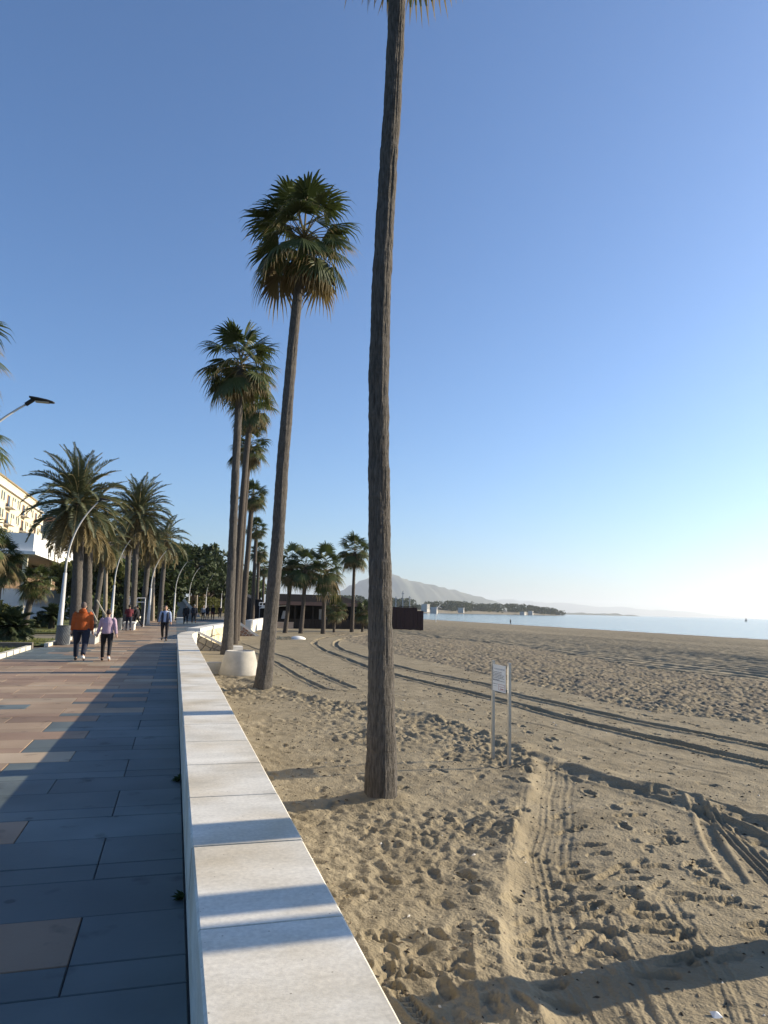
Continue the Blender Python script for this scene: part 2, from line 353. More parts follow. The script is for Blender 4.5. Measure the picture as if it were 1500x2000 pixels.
p_ = GS(1398,1990); lt = ob('litter', (lambda m_: (m_.add([(-.03,-.02,0),(.03,-.025,.005),(.035,.02,.012),(-.02,.025,.02),(0,0,.03)], [(0,1,4),(1,2,4),(2,3,4),(3,0,4)]), m_.mesh('litter', mat('white_litter', (.75,.77,.78), None)))[1])(MB()), None, (p_.x,p_.y,sandz(p_.x,p_.y)), 0, 'scrap of white litter on the sand near the bottom right corner', 'litter')
# ================================================================ LAND, PROMENADE
rd = random.Random(11)
SOIL = mat('soil', (.10,.08,.05), (.17,.135,.085), 2, .95, .5, 30)
EARTH = mat('earth', (.16,.14,.10), (.24,.21,.15), .3, .95)
# prom edge towards the beach (wall line), as a polyline
PE = [(.4,-40),(.4,31),(.75,34),(.75,38.4),(1.35,38.4),(4.2,54),(7.0,68),(10,82),(15,100),(21,120),(60,260),(150,600)]
mb = MB(); pts = PE+[(150,2500),(-2500,2500),(-2500,-400),(.4,-400)]
mb.add([(x,y,-.03) for x,y in pts], [tuple(range(len(pts)))])
ob('ground', mb.mesh('ground', EARTH), kind='structure')
mb = MB(); kb = [(-5.0,-40),(-5.0,29.4),(-4.7,30.6),(-4.55,36.6),(-4.6,60),(-3.2,75),(0,95),(6,115),(12,135)]
pts = PE[:10]+[(24,135)]+kb[::-1]
mb.add([(x,y,-.014) for x,y in pts], [tuple(range(len(pts)))])
JOINT = mat('joint_grout', (.05,.055,.06), (.09,.09,.09), 6, .9)
prom = ob('promenade', mb.mesh('promenade', JOINT), kind='structure')
def pav(name, a, b_):
    M = mat(name, a, b_, 1.2, .55, .25, 26, spec=.35, detail=8, contrast=(.25,.75), coord='Object', bdist=.004, stretch=(1,1,1))
    # soft dark blotches of trodden-in dirt, in world space so no two slabs repeat
    n, l = M.node_tree.nodes, M.node_tree.links; b = n['Principled BSDF']
    g = n.new('ShaderNodeNewGeometry'); z = n.new('ShaderNodeTexNoise'); z.inputs['Scale'].default_value = 3.1; z.inputs['Detail'].default_value = 5; l.new(g.outputs['Position'], z.inputs['Vector'])
    rp = n.new('ShaderNodeValToRGB'); rp.color_ramp.elements[0].position = .62; rp.color_ramp.elements[0].color = (1,1,1,1); rp.color_ramp.elements[1].position = .72; rp.color_ramp.elements[1].color = (.55,.55,.55,1)
    l.new(z.outputs['Fac'], rp.inputs[0])
    z2 = n.new('ShaderNodeTexNoise'); z2.inputs['Scale'].default_value = .6; l.new(g.outputs['Position'], z2.inputs['Vector']); mr = n.new('ShaderNodeMapRange'); mr.inputs[1].default_value = .3; mr.inputs[2].default_value = .7; mr.inputs[3].default_value = .8; mr.inputs[4].default_value = 1.12; l.new(z2.outputs['Fac'], mr.inputs[0])
    m1 = n.new('ShaderNodeMix'); m1.data_type = 'RGBA'; m1.blend_type = 'MULTIPLY'; m1.inputs['Factor'].default_value = 1
    src = b.inputs['Base Color'].links[0].from_socket; l.new(src, m1.inputs['A']); l.new(rp.outputs[0], m1.inputs['B'])
    m2 = n.new('ShaderNodeMix'); m2.data_type = 'RGBA'; m2.blend_type = 'MULTIPLY'; m2.inputs['Factor'].default_value = 1
    l.new(m1.outputs['Result'], m2.inputs['A']); l.new(mr.outputs[0], m2.inputs['B'])
    # trodden gum spots, and each slab a little different from the next
    vo = n.new('ShaderNodeTexVoronoi'); vo.inputs['Scale'].default_value = 1.9; vo.inputs['Randomness'].default_value = 1; l.new(g.outputs['Position'], vo.inputs['Vector'])
    r5 = n.new('ShaderNodeValToRGB'); r5.color_ramp.elements[0].position = .045; r5.color_ramp.elements[0].color = (.5,.5,.5,1); r5.color_ramp.elements[1].position = .075; r5.color_ramp.elements[1].color = (1,1,1,1); l.new(vo.outputs['Distance'], r5.inputs[0])
    oi = n.new('ShaderNodeObjectInfo'); m5 = n.new('ShaderNodeMapRange'); m5.inputs[3].default_value = .84; m5.inputs[4].default_value = 1.14; l.new(oi.outputs['Random'], m5.inputs[0])
    m3 = n.new('ShaderNodeMix'); m3.data_type = 'RGBA'; m3.blend_type = 'MULTIPLY'; m3.inputs['Factor'].default_value = 1; m4 = n.new('ShaderNodeMix'); m4.data_type = 'RGBA'; m4.blend_type = 'MULTIPLY'; m4.inputs['Factor'].default_value = 1
    l.new(m2.outputs['Result'], m3.inputs['A']); l.new(r5.outputs[0], m3.inputs['B']); l.new(m3.outputs['Result'], m4.inputs['A']); l.new(m5.outputs[0], m4.inputs['B']); l.new(m4.outputs['Result'], b.inputs['Base Color'])
    for lk in list(l):
        if lk.to_socket == n['Mapping'].inputs[0]: l.remove(lk)
    l.new(g.outputs['Position'], n['Mapping'].inputs[0])
    return M
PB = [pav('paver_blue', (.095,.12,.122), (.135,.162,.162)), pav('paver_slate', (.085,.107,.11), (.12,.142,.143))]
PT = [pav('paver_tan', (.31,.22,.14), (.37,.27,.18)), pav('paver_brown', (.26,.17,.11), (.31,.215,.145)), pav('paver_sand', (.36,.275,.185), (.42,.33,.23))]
PM = PB+PT
_pm = {}
def slab_mesh(w_, d_, mi):
    k = (round(w_,2), round(d_,2), mi)
    if k not in _pm:
        q = MB(); q.box(-w_/2, w_/2, -d_/2, d_/2, -.04, 0, 0, .004); _pm[k] = q.mesh('paver', PM[mi])
    return _pm[k]
rows = []; y = 3.70-1.42*4
while y < 116:
    rows += [(y,y+.28,0),(y+.28,y+.85,0),(y+.85,y+1.42,1)]; y += 1.42
def pe_x(y):
    if y < 31: return .165
    for (x0,y0),(x1,y1) in zip(PE[1:],PE[2:]):
        if y0 <= y <= y1 and y1 > y0: return x0+(x1-x0)*(y-y0)/(y1-y0)-.25
    return 10
def kb_x(y):
    for (x0,y0),(x1,y1) in zip(kb,kb[1:]):
        if y0 <= y <= y1 and y1 > y0: return x0+(x1-x0)*(y-y0)/(y1-y0)+.06
    return -5
slabs = []
for (y0,y1,ph) in rows:
    xe = pe_x((y0+y1)/2); xk = kb_x((y0+y1)/2); x = -.39 if ph == 0 else -1.02
    while x < xe: x += 1.23
    xr = xe
    x -= 1.23
    while True:
        xl = max(x, xk)
        if xr-xl > .06:
            xc, yc = (xl+xr)/2, (y0+y1)/2
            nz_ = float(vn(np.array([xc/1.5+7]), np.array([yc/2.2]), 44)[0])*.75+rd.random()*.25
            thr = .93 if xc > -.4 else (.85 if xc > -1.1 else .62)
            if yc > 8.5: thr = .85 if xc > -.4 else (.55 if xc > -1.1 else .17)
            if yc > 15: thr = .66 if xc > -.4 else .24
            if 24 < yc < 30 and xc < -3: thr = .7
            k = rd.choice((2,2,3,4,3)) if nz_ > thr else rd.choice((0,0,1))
            if abs(y0-3.98) < .02 and -1.7 < xc < -.4: k = 3
            elif abs(y0-5.97) < .02 and -2.3 < xc < -1: k = 3
            elif yc < 7.4 and xc > -1.7: k = rd.choice((0,0,1))
            slabs.append((xl,xr,y0,y1,k))
        xr = x; x -= 1.23
        if xr <= xk+.05: break
slabs.sort(key=lambda s_: (s_[0]+s_[1])**2/4+(s_[2]+s_[3])**2/4 if s_[3] > 2.2 else 1e6)
rest = MB()
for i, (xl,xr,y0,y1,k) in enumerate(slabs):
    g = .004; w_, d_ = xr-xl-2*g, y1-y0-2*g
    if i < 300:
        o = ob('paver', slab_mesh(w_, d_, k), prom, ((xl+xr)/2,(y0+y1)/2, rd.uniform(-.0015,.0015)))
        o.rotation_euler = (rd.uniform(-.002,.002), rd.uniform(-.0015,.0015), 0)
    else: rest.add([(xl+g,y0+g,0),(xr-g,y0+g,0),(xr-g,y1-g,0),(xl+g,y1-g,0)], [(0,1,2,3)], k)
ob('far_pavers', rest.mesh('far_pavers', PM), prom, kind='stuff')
# ================================================================ SEA WALL
WALLM = mat('cast_concrete', (.57,.545,.475), (.77,.74,.66), 2.2, .7, .35, 90, stretch=(.7,2.2,1), detail=9, contrast=(.25,.75), bdist=.003, coord='Object')
n, l = WALLM.node_tree.nodes, WALLM.node_tree.links
g_ = n.new('ShaderNodeNewGeometry')
for lk in list(l):
    if lk.to_socket == n['Mapping'].inputs[0]: l.remove(lk)
l.new(g_.outputs['Position'], n['Mapping'].inputs[0])
vo = n.new('ShaderNodeTexVoronoi'); vo.inputs['Scale'].default_value = 16; l.new(g_.outputs['Position'], vo.inputs['Vector'])
rp = n.new('ShaderNodeValToRGB'); rp.color_ramp.elements[0].position = .03; rp.color_ramp.elements[0].color = (.35,.33,.3,1); rp.color_ramp.elements[1].position = .075; rp.color_ramp.elements[1].color = (1,1,1,1)
l.new(vo.outputs['Distance'], rp.inputs[0])
z3 = n.new('ShaderNodeTexNoise'); z3.inputs['Scale'].default_value = 1.3; z3.inputs['Detail'].default_value = 7; l.new(g_.outputs['Position'], z3.inputs['Vector'])
r3 = n.new('ShaderNodeValToRGB'); r3.color_ramp.elements[0].position = .42; r3.color_ramp.elements[0].color = (1,1,1,1); r3.color_ramp.elements[1].position = .68; r3.color_ramp.elements[1].color = (.84,.77,.66,1); l.new(z3.outputs['Fac'], r3.inputs[0])
m1 = n.new('ShaderNodeMix'); m1.data_type = 'RGBA'; m1.blend_type = 'MULTIPLY'; m1.inputs['Factor'].default_value = 1
m2 = n.new('ShaderNodeMix'); m2.data_type = 'RGBA'; m2.blend_type = 'MULTIPLY'; m2.inputs['Factor'].default_value = 1
b = n['Principled BSDF']; l.new(b.inputs['Base Color'].links[0].from_socket, m1.inputs['A']); l.new(rp.outputs[0], m1.inputs['B']); l.new(m1.outputs['Result'], m2.inputs['A']); l.new(r3.outputs[0], m2.inputs['B']); l.new(m2.outputs['Result'], b.inputs['Base Color'])
st4 = n.new('ShaderNodeTexNoise'); st4.inputs['Scale'].default_value = .9; st4.inputs['Detail'].default_value = 10; st4.inputs['Roughness'].default_value = .72; l.new(g_.outputs['Position'], st4.inputs['Vector'])
r4 = n.new('ShaderNodeValToRGB'); r4.color_ramp.elements[0].position = .50; r4.color_ramp.elements[0].color = (1,1,1,1); r4.color_ramp.elements[1].position = .70; r4.color_ramp.elements[1].color = (.70,.69,.66,1); l.new(st4.outputs['Fac'], r4.inputs[0])
m6 = n.new('ShaderNodeMix'); m6.data_type = 'RGBA'; m6.blend_type = 'MULTIPLY'; m6.inputs['Factor'].default_value = 1; l.new(m2.outputs['Result'], m6.inputs['A']); l.new(r4.outputs[0], m6.inputs['B'])
st5 = n.new('ShaderNodeTexNoise'); st5.inputs['Scale'].default_value = 45; st5.inputs['Detail'].default_value = 4; l.new(g_.outputs['Position'], st5.inputs['Vector'])
r5 = n.new('ShaderNodeMapRange'); r5.inputs[1].default_value = .3; r5.inputs[2].default_value = .7; r5.inputs[3].default_value = .88; r5.inputs[4].default_value = 1.08; l.new(st5.outputs['Fac'], r5.inputs[0])
m7 = n.new('ShaderNodeMix'); m7.data_type = 'RGBA'; m7.blend_type = 'MULTIPLY'; m7.inputs['Factor'].default_value = 1; l.new(m6.outputs['Result'], m7.inputs['A']); l.new(r5.outputs[0], m7.inputs['B']); l.new(m7.outputs['Result'], b.inputs['Base Color'])
HW = .555
sw = root('sea_wall', (0,0,0), 'long white concrete seat wall between the paved promenade and the beach', 'wall')
CL = [(.435,-4),(.435,28.5),(.47,30.5),(.60,32.2),(.86,33.6),(1.02,34.2)]   # centre line
def offs(path, d):
    out = []
    for i,(x,y) in enumerate(path):
        a = Vector(path[max(i-1,0)]); c = Vector(path[min(i+1,len(path)-1)]); t = (c-a).normalized(); out.append((x+t.y*d, y-t.x*d))
    return out
mb = MB(); l_, r_ = offs(CL,-.262), offs(CL,.262)
for i in range(len(CL)-1):
    q = [l_[i], r_[i], r_[i+1], l_[i+1]]; mb.poly_prism(q, -1.2, .31)
ob('wall_body', mb.mesh('wall_body', WALLM), sw)
# coping cast in lengths
ys = [2.90+.945*k for k in range(-7,28)]
for y0, y1 in zip(ys, ys[1:]):
    mb = MB(); g = .0045+rd.random()*.002; x0, x1 = .155+rd.uniform(-.002,.002), .715+rd.uniform(-.003,.003); c = .010
    V_ = []
    for yy in (y0+g, y1-g):
        V_ += [(x0,yy,.305),(x0,yy,HW-c),(x0+c,yy,HW),(x1-c,yy,HW),(x1,yy,HW-c),(x1,yy,.305)]
    mb.add(V_, [tuple(reversed(range(6))), tuple(range(6,12))]+[(i,(i+1)%6,6+(i+1)%6,6+i) for i in range(6)])
    dz = rd.uniform(-.0015,.0015)
    o = ob('coping_slab', mb.mesh('coping_slab', WALLM), sw, (0,0,dz))
CP = [(.435,ys[-1])]+[p for p in CL if p[1] > ys[-1]]
l_, r_ = offs(CP,-.28), offs(CP,.28); mb = MB()
n_ = len(CP); top = [(x,y,HW) for x,y in l_]+[(x,y,HW) for x,y in r_[::-1]]; bot = [(x,y,.305) for x,y in l_]+[(x,y,.305) for x,y in r_[::-1]]
for i in range(n_-1):
    mb.poly_prism([l_[i], r_[i], r_[i+1], l_[i+1]], .305, HW)
ob('curved_coping', mb.mesh('curved_coping', WALLM), sw)
# joint sealant under the coping gaps is simply the body
# ---------------------------------------------------------------- stair flank with crazy stone face
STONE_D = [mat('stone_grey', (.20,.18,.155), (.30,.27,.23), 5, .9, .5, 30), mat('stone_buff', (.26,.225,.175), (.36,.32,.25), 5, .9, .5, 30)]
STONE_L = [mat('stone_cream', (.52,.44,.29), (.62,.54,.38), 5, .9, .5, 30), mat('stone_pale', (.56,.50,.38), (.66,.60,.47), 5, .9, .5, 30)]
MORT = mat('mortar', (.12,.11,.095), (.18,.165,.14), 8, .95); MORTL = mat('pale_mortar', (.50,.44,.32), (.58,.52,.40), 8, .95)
def clip(poly, p, nrm):
    out = []
    for i in range(len(poly)):
        a, c = poly[i], poly[(i+1)%len(poly)]; da = (a[0]-p[0])*nrm[0]+(a[1]-p[1])*nrm[1]; dc = (c[0]-p[0])*nrm[0]+(c[1]-p[1])*nrm[1]
        if da <= 0: out.append(a)
        if da*dc < 0: t = da/(da-dc); out.append((a[0]+(c[0]-a[0])*t, a[1]+(c[1]-a[1])*t))
    return out
def stones(boundary, n_, seed, gap, place, mats, parent, thick=.03):
    """irregular stones (voronoi cells) inside a 2-d boundary; place(s,t,d) -> world point"""
    r_ = random.Random(seed); xs = [p[0] for p in boundary]; yy = [p[1] for p in boundary]; S_ = []
    tries = 0
    while len(S_) < n_ and tries < 4000:
        tries += 1; p = (r_.uniform(min(xs),max(xs)), r_.uniform(min(yy),max(yy)))
        if len(boundary) and not inpoly(boundary, np.array([p[0]]), np.array([p[1]]))[0]: continue
        if all((p[0]-q[0])**2+(p[1]-q[1])**2 > (.55*gap*8)**2 for q in S_): S_.append(p)
    for p in S_:
        cell = list(boundary)
        for q in S_:
            if q is p: continue
            mx_ = ((p[0]+q[0])/2, (p[1]+q[1])/2); d_ = (q[0]-p[0], q[1]-p[1]); L = math.hypot(*d_); nn = (d_[0]/L, d_[1]/L)
            cell = clip(cell, (mx_[0]-nn[0]*gap/2, mx_[1]-nn[1]*gap/2), nn)
            if len(cell) < 3: break
        if len(cell) < 3: continue
        c = (sum(a[0] for a in cell)/len(cell), sum(a[1] for a in cell)/len(cell)); k = len(cell)
        inner = [(c[0]+(a[0]-c[0])*.86, c[1]+(a[1]-c[1])*.86) for a in cell]; t_ = thick*r_.uniform(.7,1.3)
        mb = MB(); mb.add([place(*a, -.01) for a in cell]+[place(*a, t_*.6) for a in cell]+[place(*a, t_) for a in inner], [(i,(i+1)%k,k+(i+1)%k,k+i) for i in range(k)]+[(k+i,k+(i+1)%k,2*k+(i+1)%k,2*k+i) for i in range(k)]+[tuple(range(2*k,3*k))])
        ob('stone', mb.mesh('stone', r_.choice(mats)), parent)
fl = root('stair_flank_wall', (0,0,0), 'sloping white coped stone flank of the beach stairs beside the seat wall end', 'wall')
YF = 33.2
bd = [(.70,-.75),(2.25,-.75),(2.25,-.14),(1.05,.44),(.70,.44)]
mb = MB(); mb.add([(x,YF,z) for x,z in bd]+[(x,YF+.45,z) for x,z in bd], [(0,1,2,3,4),(9,8,7,6,5)]+[(i,(i+1)%5,5+(i+1)%5,5+i)[::-1] for i in range(5)])
ob('wall_core', mb.mesh('wall_core', MORT), fl)
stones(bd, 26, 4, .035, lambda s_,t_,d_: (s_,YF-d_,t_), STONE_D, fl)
mb = MB(); q = [(.98,.47),(1.12,.47),(2.36,-.13),(2.36,-.02),(1.14,.57),(.98,.57)]
mb.add([(x,YF-.07,z) for x,z in q]+[(x,YF+.52,z) for x,z in q], [tuple(range(6)), tuple(range(11,5,-1))]+[(i,(i+1)%6,6+(i+1)%6,6+i)[::-1] for i in range(6)])
ob('sloped_coping', mb.mesh('sloped_coping', CONC), fl)
st = root('beach_stairs', (0,0,0), 'pale concrete steps leading down to the sand behind the sloped coping', 'stairs')
for i in range(5):
    mb = MB(); mb.box(.9+i*.32, .9+(i+1)*.32+.02, YF+.53, 38.3, -.9, -.02-i*.13-.001*i); ob('step', mb.mesh('step', CONC2), st)
# ---------------------------------------------------------------- second wall with lit stone face
W2L = [(1.02,38.5),(1.9,43.5),(4.15,54.2)]
w2 = root('stone_sea_wall', (0,0,0), 'white coped wall with sunlit cream stone face beyond the stairs', 'wall')
mb = MB()
for a, c in zip(W2L, W2L[1:]): mb.obox(a, c, .5, -1.2, .36)
ob('wall_core', mb.mesh('wall_core', MORTL), w2)
mb = MB()
for a, c in zip(W2L, W2L[1:]): mb.obox(a, c, .66, .362, HW)
ob('coping', mb.mesh('coping', CONC), w2)
for a, c, sd_, k in [(W2L[0],W2L[1],5,34),(W2L[1],W2L[2],6,62)]:
    a_ = Vector(a); c_ = Vector(c); L = (c_-a_).length; d_ = (c_-a_)/L; nn = Vector((d_.y,-d_.x))
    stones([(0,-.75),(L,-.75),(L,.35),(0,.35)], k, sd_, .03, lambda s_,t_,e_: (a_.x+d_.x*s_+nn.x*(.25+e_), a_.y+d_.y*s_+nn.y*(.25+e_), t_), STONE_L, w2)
W3L = [(6.0,62),(7.3,68),(10.3,82),(15.3,100),(21.3,120)]
w3 = root('far_sea_wall', (0,0,0), 'distant continuation of the white seat wall curving behind the beach bar', 'wall')
mb = MB()
for a, c in zip(W3L, W3L[1:]): mb.obox(a, c, .56, -1.2, HW)
ob('wall_body', mb.mesh('wall_body', CONC), w3)
s2 = root('second_stair_flank', (0,0,0), 'small white stair flank with reddish stones at the foot of a far palm', 'wall')
mb = MB(); q = [(4.4,-.6),(6.3,-.6),(6.3,-.45),(4.9,.5),(4.4,.5)]
mb.add([(x,55.4,z) for x,z in q]+[(x,55.9,z) for x,z in q], [(0,1,2,3,4),(9,8,7,6,5)]+[(i,(i+1)%5,5+(i+1)%5,5+i)[::-1] for i in range(5)])
ob('wall_core', mb.mesh('wall_core', CONC), s2)
RED = mat('reddish_stone', (.22,.12,.08), (.32,.2,.14), 5, .9)
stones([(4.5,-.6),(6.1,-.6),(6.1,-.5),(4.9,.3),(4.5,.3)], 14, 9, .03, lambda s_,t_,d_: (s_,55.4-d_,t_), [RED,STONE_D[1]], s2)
# ---------------------------------------------------------------- planter pot and low bed kerb
pt = root('concrete_planter', (2.18,24.4,-.52), 'large round whitewashed concrete planter on the sand behind the seat wall', 'planter')
mb = MB(); mb.lathe([(0,0),(.66,0),(.66,.06),(.62,.25),(.54,.55),(.48,.76),(.47,.8),(.42,.8),(.40,.72),(0,.70)], 32); ob('pot', mb.mesh('pot', mat('weathered_white', (.36,.34,.295), (.52,.49,.43), 2.5, .85, .3, 30), True), pt)
mb = MB(); mb.lathe([(0,.705),(.40,.715),(.405,.69)], 20); ob('soil_fill', mb.mesh('soil_fill', SOIL), pt)
bk = root('bed_kerb', (0,0,0), 'low concrete retaining kerb of the palm bed between wall and planter', 'kerb')
mb = MB(); mb.box(.72,1.62,24.6,24.85,-.7,-.12,0,.01); ob('kerb_face', mb.mesh('kerb_face', CONC2), bk)
mb = MB(); mb.add([(.71,24.85,-.16),(2.5,24.9,-.2),(2.9,33.1,-.3),(.71,33.1,-.26)], [(0,1,2,3)]); mb.add([(2.5,24.9,-.2),(3.3,25.2,-.55),(3.5,33.5,-.56),(2.9,33.1,-.3)], [(0,1,2,3)])
ob('palm_bed_soil', mb.mesh('palm_bed_soil', SAND), kind='structure')
mb = MB(); mb.box(-.35,.35,-.2,.2,0,.28,0,.03); cb = ob('concrete_block', mb.mesh('concrete_block', CONC), None, (3.0,36.6,-.5), .2, 'small white concrete block on the sand below the stairs', 'block')
# ---------------------------------------------------------------- lawn, kerbs
LAWN = mat('lawn', (.08,.10,.025), (.17,.17,.055), 1.5, .95, .6, 40)
for k, pts in enumerate([[(-5.1,-40),(-5.1,29.2),(-30,29.2),(-30,-40)], [(-4.85,30.8),(-4.72,36.6),(-9,38),(-9,42),(-5.6,43),(-4.8,46),(-4.8,75),(-22,78),(-30,60),(-30,30.8)], [(-4.2,76),(-1.0,95),(5,115),(-20,130),(-20,84)]]):
    mb = MB(); mb.add([(x,y,.03+.004*k) for x,y in pts], [tuple(range(len(pts)))]); ob('lawn', mb.mesh('lawn', LAWN), kind='structure')
KERB = mat('kerb_stone', (.55,.51,.42), (.68,.64,.54), 3, .85, .2, 40)
def kerb(pts, label, w_=.16, h_=.13, M=None):
    r_ = root('kerb', (0,0,0), label, 'kerb', 'lawn edging kerbs')
    for a, c in zip(pts, pts[1:]):
        L = math.dist(a, c); k = max(1, int(L/1.0))
        for i in range(k):
            p = [a[j]+(c[j]-a[j])*(i/k+.004) for j in (0,1)]; q = [a[j]+(c[j]-a[j])*((i+1)/k-.004) for j in (0,1)]
            mb = MB(); mb.obox(p, q, w_, -.04, h_); ob('kerb_stone', mb.mesh('kerb_stone', M or KERB), r_)
kerb([(-5.05,14),(-5.05,29.1)], 'pale kerb edging the nearest lawn at the left edge')
kerb([(-4.72,30.7),(-4.6,36.5)], 'pale kerb beside the nearer ribbed litter bin')
kerb([(-4.75,46),(-4.65,60),(-3.3,75)], 'long pale kerb running past the far lamp posts')
TIMB = mat('weathered_timber', (.10,.085,.07), (.17,.15,.125), 4, .85, .4, 30, stretch=(1,6,6))
mb = MB(); mb.box(-9,-4.98,29.25,29.55,-.02,.22,0,.015); ob('timber_edging', mb.mesh('timber_edging', TIMB), None, (0,0,0), 0, 'dark weathered beam lying across the end of the lawn', 'beam')
# grass blades
mb = MB(); gr = random.Random(8)
for i in range(16000):
    x = gr.uniform(-14,-5.2); y = gr.uniform(17,46)
    if 29 < y < 31 : continue
    if y > 36 and x > -9 and y < 43.5: continue
    h_ = gr.uniform(.04,.11); a = gr.uniform(0,6.28); c, s_ = math.cos(a)*.02, math.sin(a)*.02; lx, ly = gr.uniform(-.04,.04), gr.uniform(-.04,.04)
    mb.add([(x-c,y-s_,.03),(x+c,y+s_,.03),(x+lx,y+ly,.03+h_)], [(0,1,2)])
GRASS = mat('grass_blade', (.09,.115,.028), (.19,.195,.065), .8, .8, trans=.4)
ob('grass', mb.mesh('grass', GRASS), None, label='short green lawn grass left of the promenade', cat='grass', kind='stuff')
# weeds at the wall foot
for (px,py,sz,lb) in [(352,1525,.10,'small dark weed sprouting at the wall foot, farther of two'), (350,1757,.085,'small dark weed tuft at the wall foot, nearest the camera')]:
    p = G(px,py,0); r_ = root('weed', (.155,p.y,0), lb, 'weed'); mb = MB()
    for i in range(26):
        a = gr.uniform(1.6,4.7); e = gr.uniform(.2,1.3); L = sz*gr.uniform(.5,1.1); d_ = Vector((math.cos(a)*math.cos(e), math.sin(a)*math.cos(e), math.sin(e))); s_ = d_.cross(Z0).normalized()*sz*.13
        t = d_*L; mb.add([(0,0,0), tuple(t*.55+s_), tuple(t-Vector((0,0,.2*L))), tuple(t*.55-s_)], [(0,1,2,3)])
    ob('leaves', mb.mesh('leaves', mat('weed_leaf', (.03,.05,.015), (.06,.09,.03), 6, .7)), r_)
# ================================================================ PALMS
rp_ = random.Random(21)
LEAF = mat('fan_leaf', (.035,.055,.014), (.085,.105,.03), 1.3, .55, trans=.3, spec=.4)
LEAFY = mat('old_fan_leaf', (.12,.095,.04), (.20,.155,.07), 2, .7, trans=.3)
DEAD = mat('dead_leaf', (.13,.09,.05), (.24,.17,.10), 2, .85, trans=.25)
PETI = mat('petiole', (.10,.09,.03), (.17,.13,.06), 3, .6)
PINN = mat('date_leaf', (.06,.075,.035), (.12,.135,.065), 1.2, .55, trans=.25, spec=.4)
RACH = mat('rachis', (.20,.17,.07), (.28,.22,.10), 3, .6)
def trunk_mat(name, a, b_):
    M = mat(name, a, b_, 4.5, .92, 1.0, 9, stretch=(11,11,1.5), detail=9, bdist=.035)
    # ring scars: a second, horizontal relief
    n, l = M.node_tree.nodes, M.node_tree.links; b = n['Principled BSDF']
    tc = n.new('ShaderNodeTexCoord'); mp = n.new('ShaderNodeMapping'); mp.inputs['Scale'].default_value = (1.2,1.2,16); l.new(tc.outputs['Object'], mp.inputs[0])
    nz = n.new('ShaderNodeTexNoise'); nz.inputs['Scale'].default_value = 1.6; nz.inputs['Detail'].default_value = 4; l.new(mp.outputs[0], nz.inputs['Vector'])
    bp = n.new('ShaderNodeBump'); bp.inputs['Strength'].default_value = .5; bp.inputs['Distance'].default_value = .03; l.new(nz.outputs['Fac'], bp.inputs['Height'])
    old = b.inputs['Normal'].links[0].from_node; l.new(bp.outputs[0], old.inputs['Normal'])
    return M
TRUNK = trunk_mat('palm_trunk', (.042,.039,.035), (.155,.14,.124))
TRUNKF = trunk_mat('far_palm_trunk', (.045,.038,.031), (.125,.104,.085))
def fan_leaf(elev, seed, pet=.8, blade=.9, ns=26, dead=False, droop=.3):
    r = random.Random(seed); e = R(elev); mb = MB()
    d = Vector((math.cos(e),0,math.sin(e))); P = d*pet+Vector((0,0,-.10*math.cos(e)*pet))
    mid = d*pet*.5+Vector((0,0,.03))
    mb.tube([(0,0,0), mid, P], [.022,.016,.011], 4, 1, False)
    e2 = e-R(22+10*r.random())*math.cos(e); a = Vector((math.cos(e2),0,math.sin(e2))); s = Vector((0,1,0)); nrm = s.cross(a)*-1
    if nrm.z < 0: nrm = -nrm
    span = R(108); tw = r.uniform(-.35,.35)
    s, nrm = (s*math.cos(tw)+nrm*math.sin(tw)), (nrm*math.cos(tw)-s*math.sin(tw))
    for k in range(ns):
        ph = -span+2*span*(k+.5)/ns+r.uniform(-.03,.03)
        L = blade*(.70+.30*math.cos(ph*.75))*r.uniform(.86,1.08)
        dr = a*math.cos(ph)+s*math.sin(ph)-nrm*(.28*abs(math.sin(ph))+.05); dr.normalize()
        sd = (dr.cross(nrm)).normalized(); g = Vector((0,0,-1))
        w5 = .5*L*(2*span/ns)*.62; dp = droop*r.uniform(.5,1.5)*(1.6 if dead else 1)
        p5 = P+dr*L*.5+g*L*.04*dp; p8 = P+dr*L*.80+g*L*.28*dp; p1 = P+dr*L*.97+g*L*.75*dp
        nr = nrm*w5*.35
        v = [P, p5-sd*w5, p5+nr, p5+sd*w5, p8-sd*w5*.38, p8+nr*.4, p8+sd*w5*.38, p1]
        mb.add(v, [(0,1,2),(0,2,3),(1,4,5,2),(2,5,6,3)], 0); mb.add([v[4],v[7],v[5],v[6]], [(0,1,2),(2,1,3)], 2)
    return mb
FAN = {}
TIPY = mat('dry_tip', (.20,.16,.075), (.30,.24,.13), 2, .8, trans=.4); TIPD = mat('bleached_tip', (.32,.25,.16), (.42,.34,.23), 2, .85, trans=.35)
def fan_mesh(elev, v):
    k = (elev, v)
    if k not in FAN:
        dead = elev <= -70; old = elev <= -42
        mb = fan_leaf(elev, int(elev*7+v*131+1000), (.34 if dead else .62 if elev < -40 else .9 if elev < 60 else .8), (.5 if dead else .72 if elev < -40 else .88), 24, dead, .6 if old else .42)
        FAN[k] = (mb, mb.mesh('frond', [DEAD if dead else (LEAFY if (old and v) or (v == 2 and elev < -20) else LEAF), DEAD if dead else PETI, TIPD if dead else (TIPY if elev < 20 else LEAF)]))
    return FAN[k]
RECIPE = [(78,4),(56,7),(34,9),(13,9),(-8,9),(-28,9),(-48,7),(-75,5)]
def leaf_set(r, recipe=RECIPE):
    out = []
    for el, n_ in recipe:
        a0 = r.uniform(0,6.28)
        for i in range(n_):
            if r.random() < .05: continue
            out.append((el, r.randrange(3), a0+6.283*(i+r.uniform(-.42,.42))/n_, r.uniform(.76,1.14), r.uniform(-.24,.24)))
    return out
CROWN_MESH = []
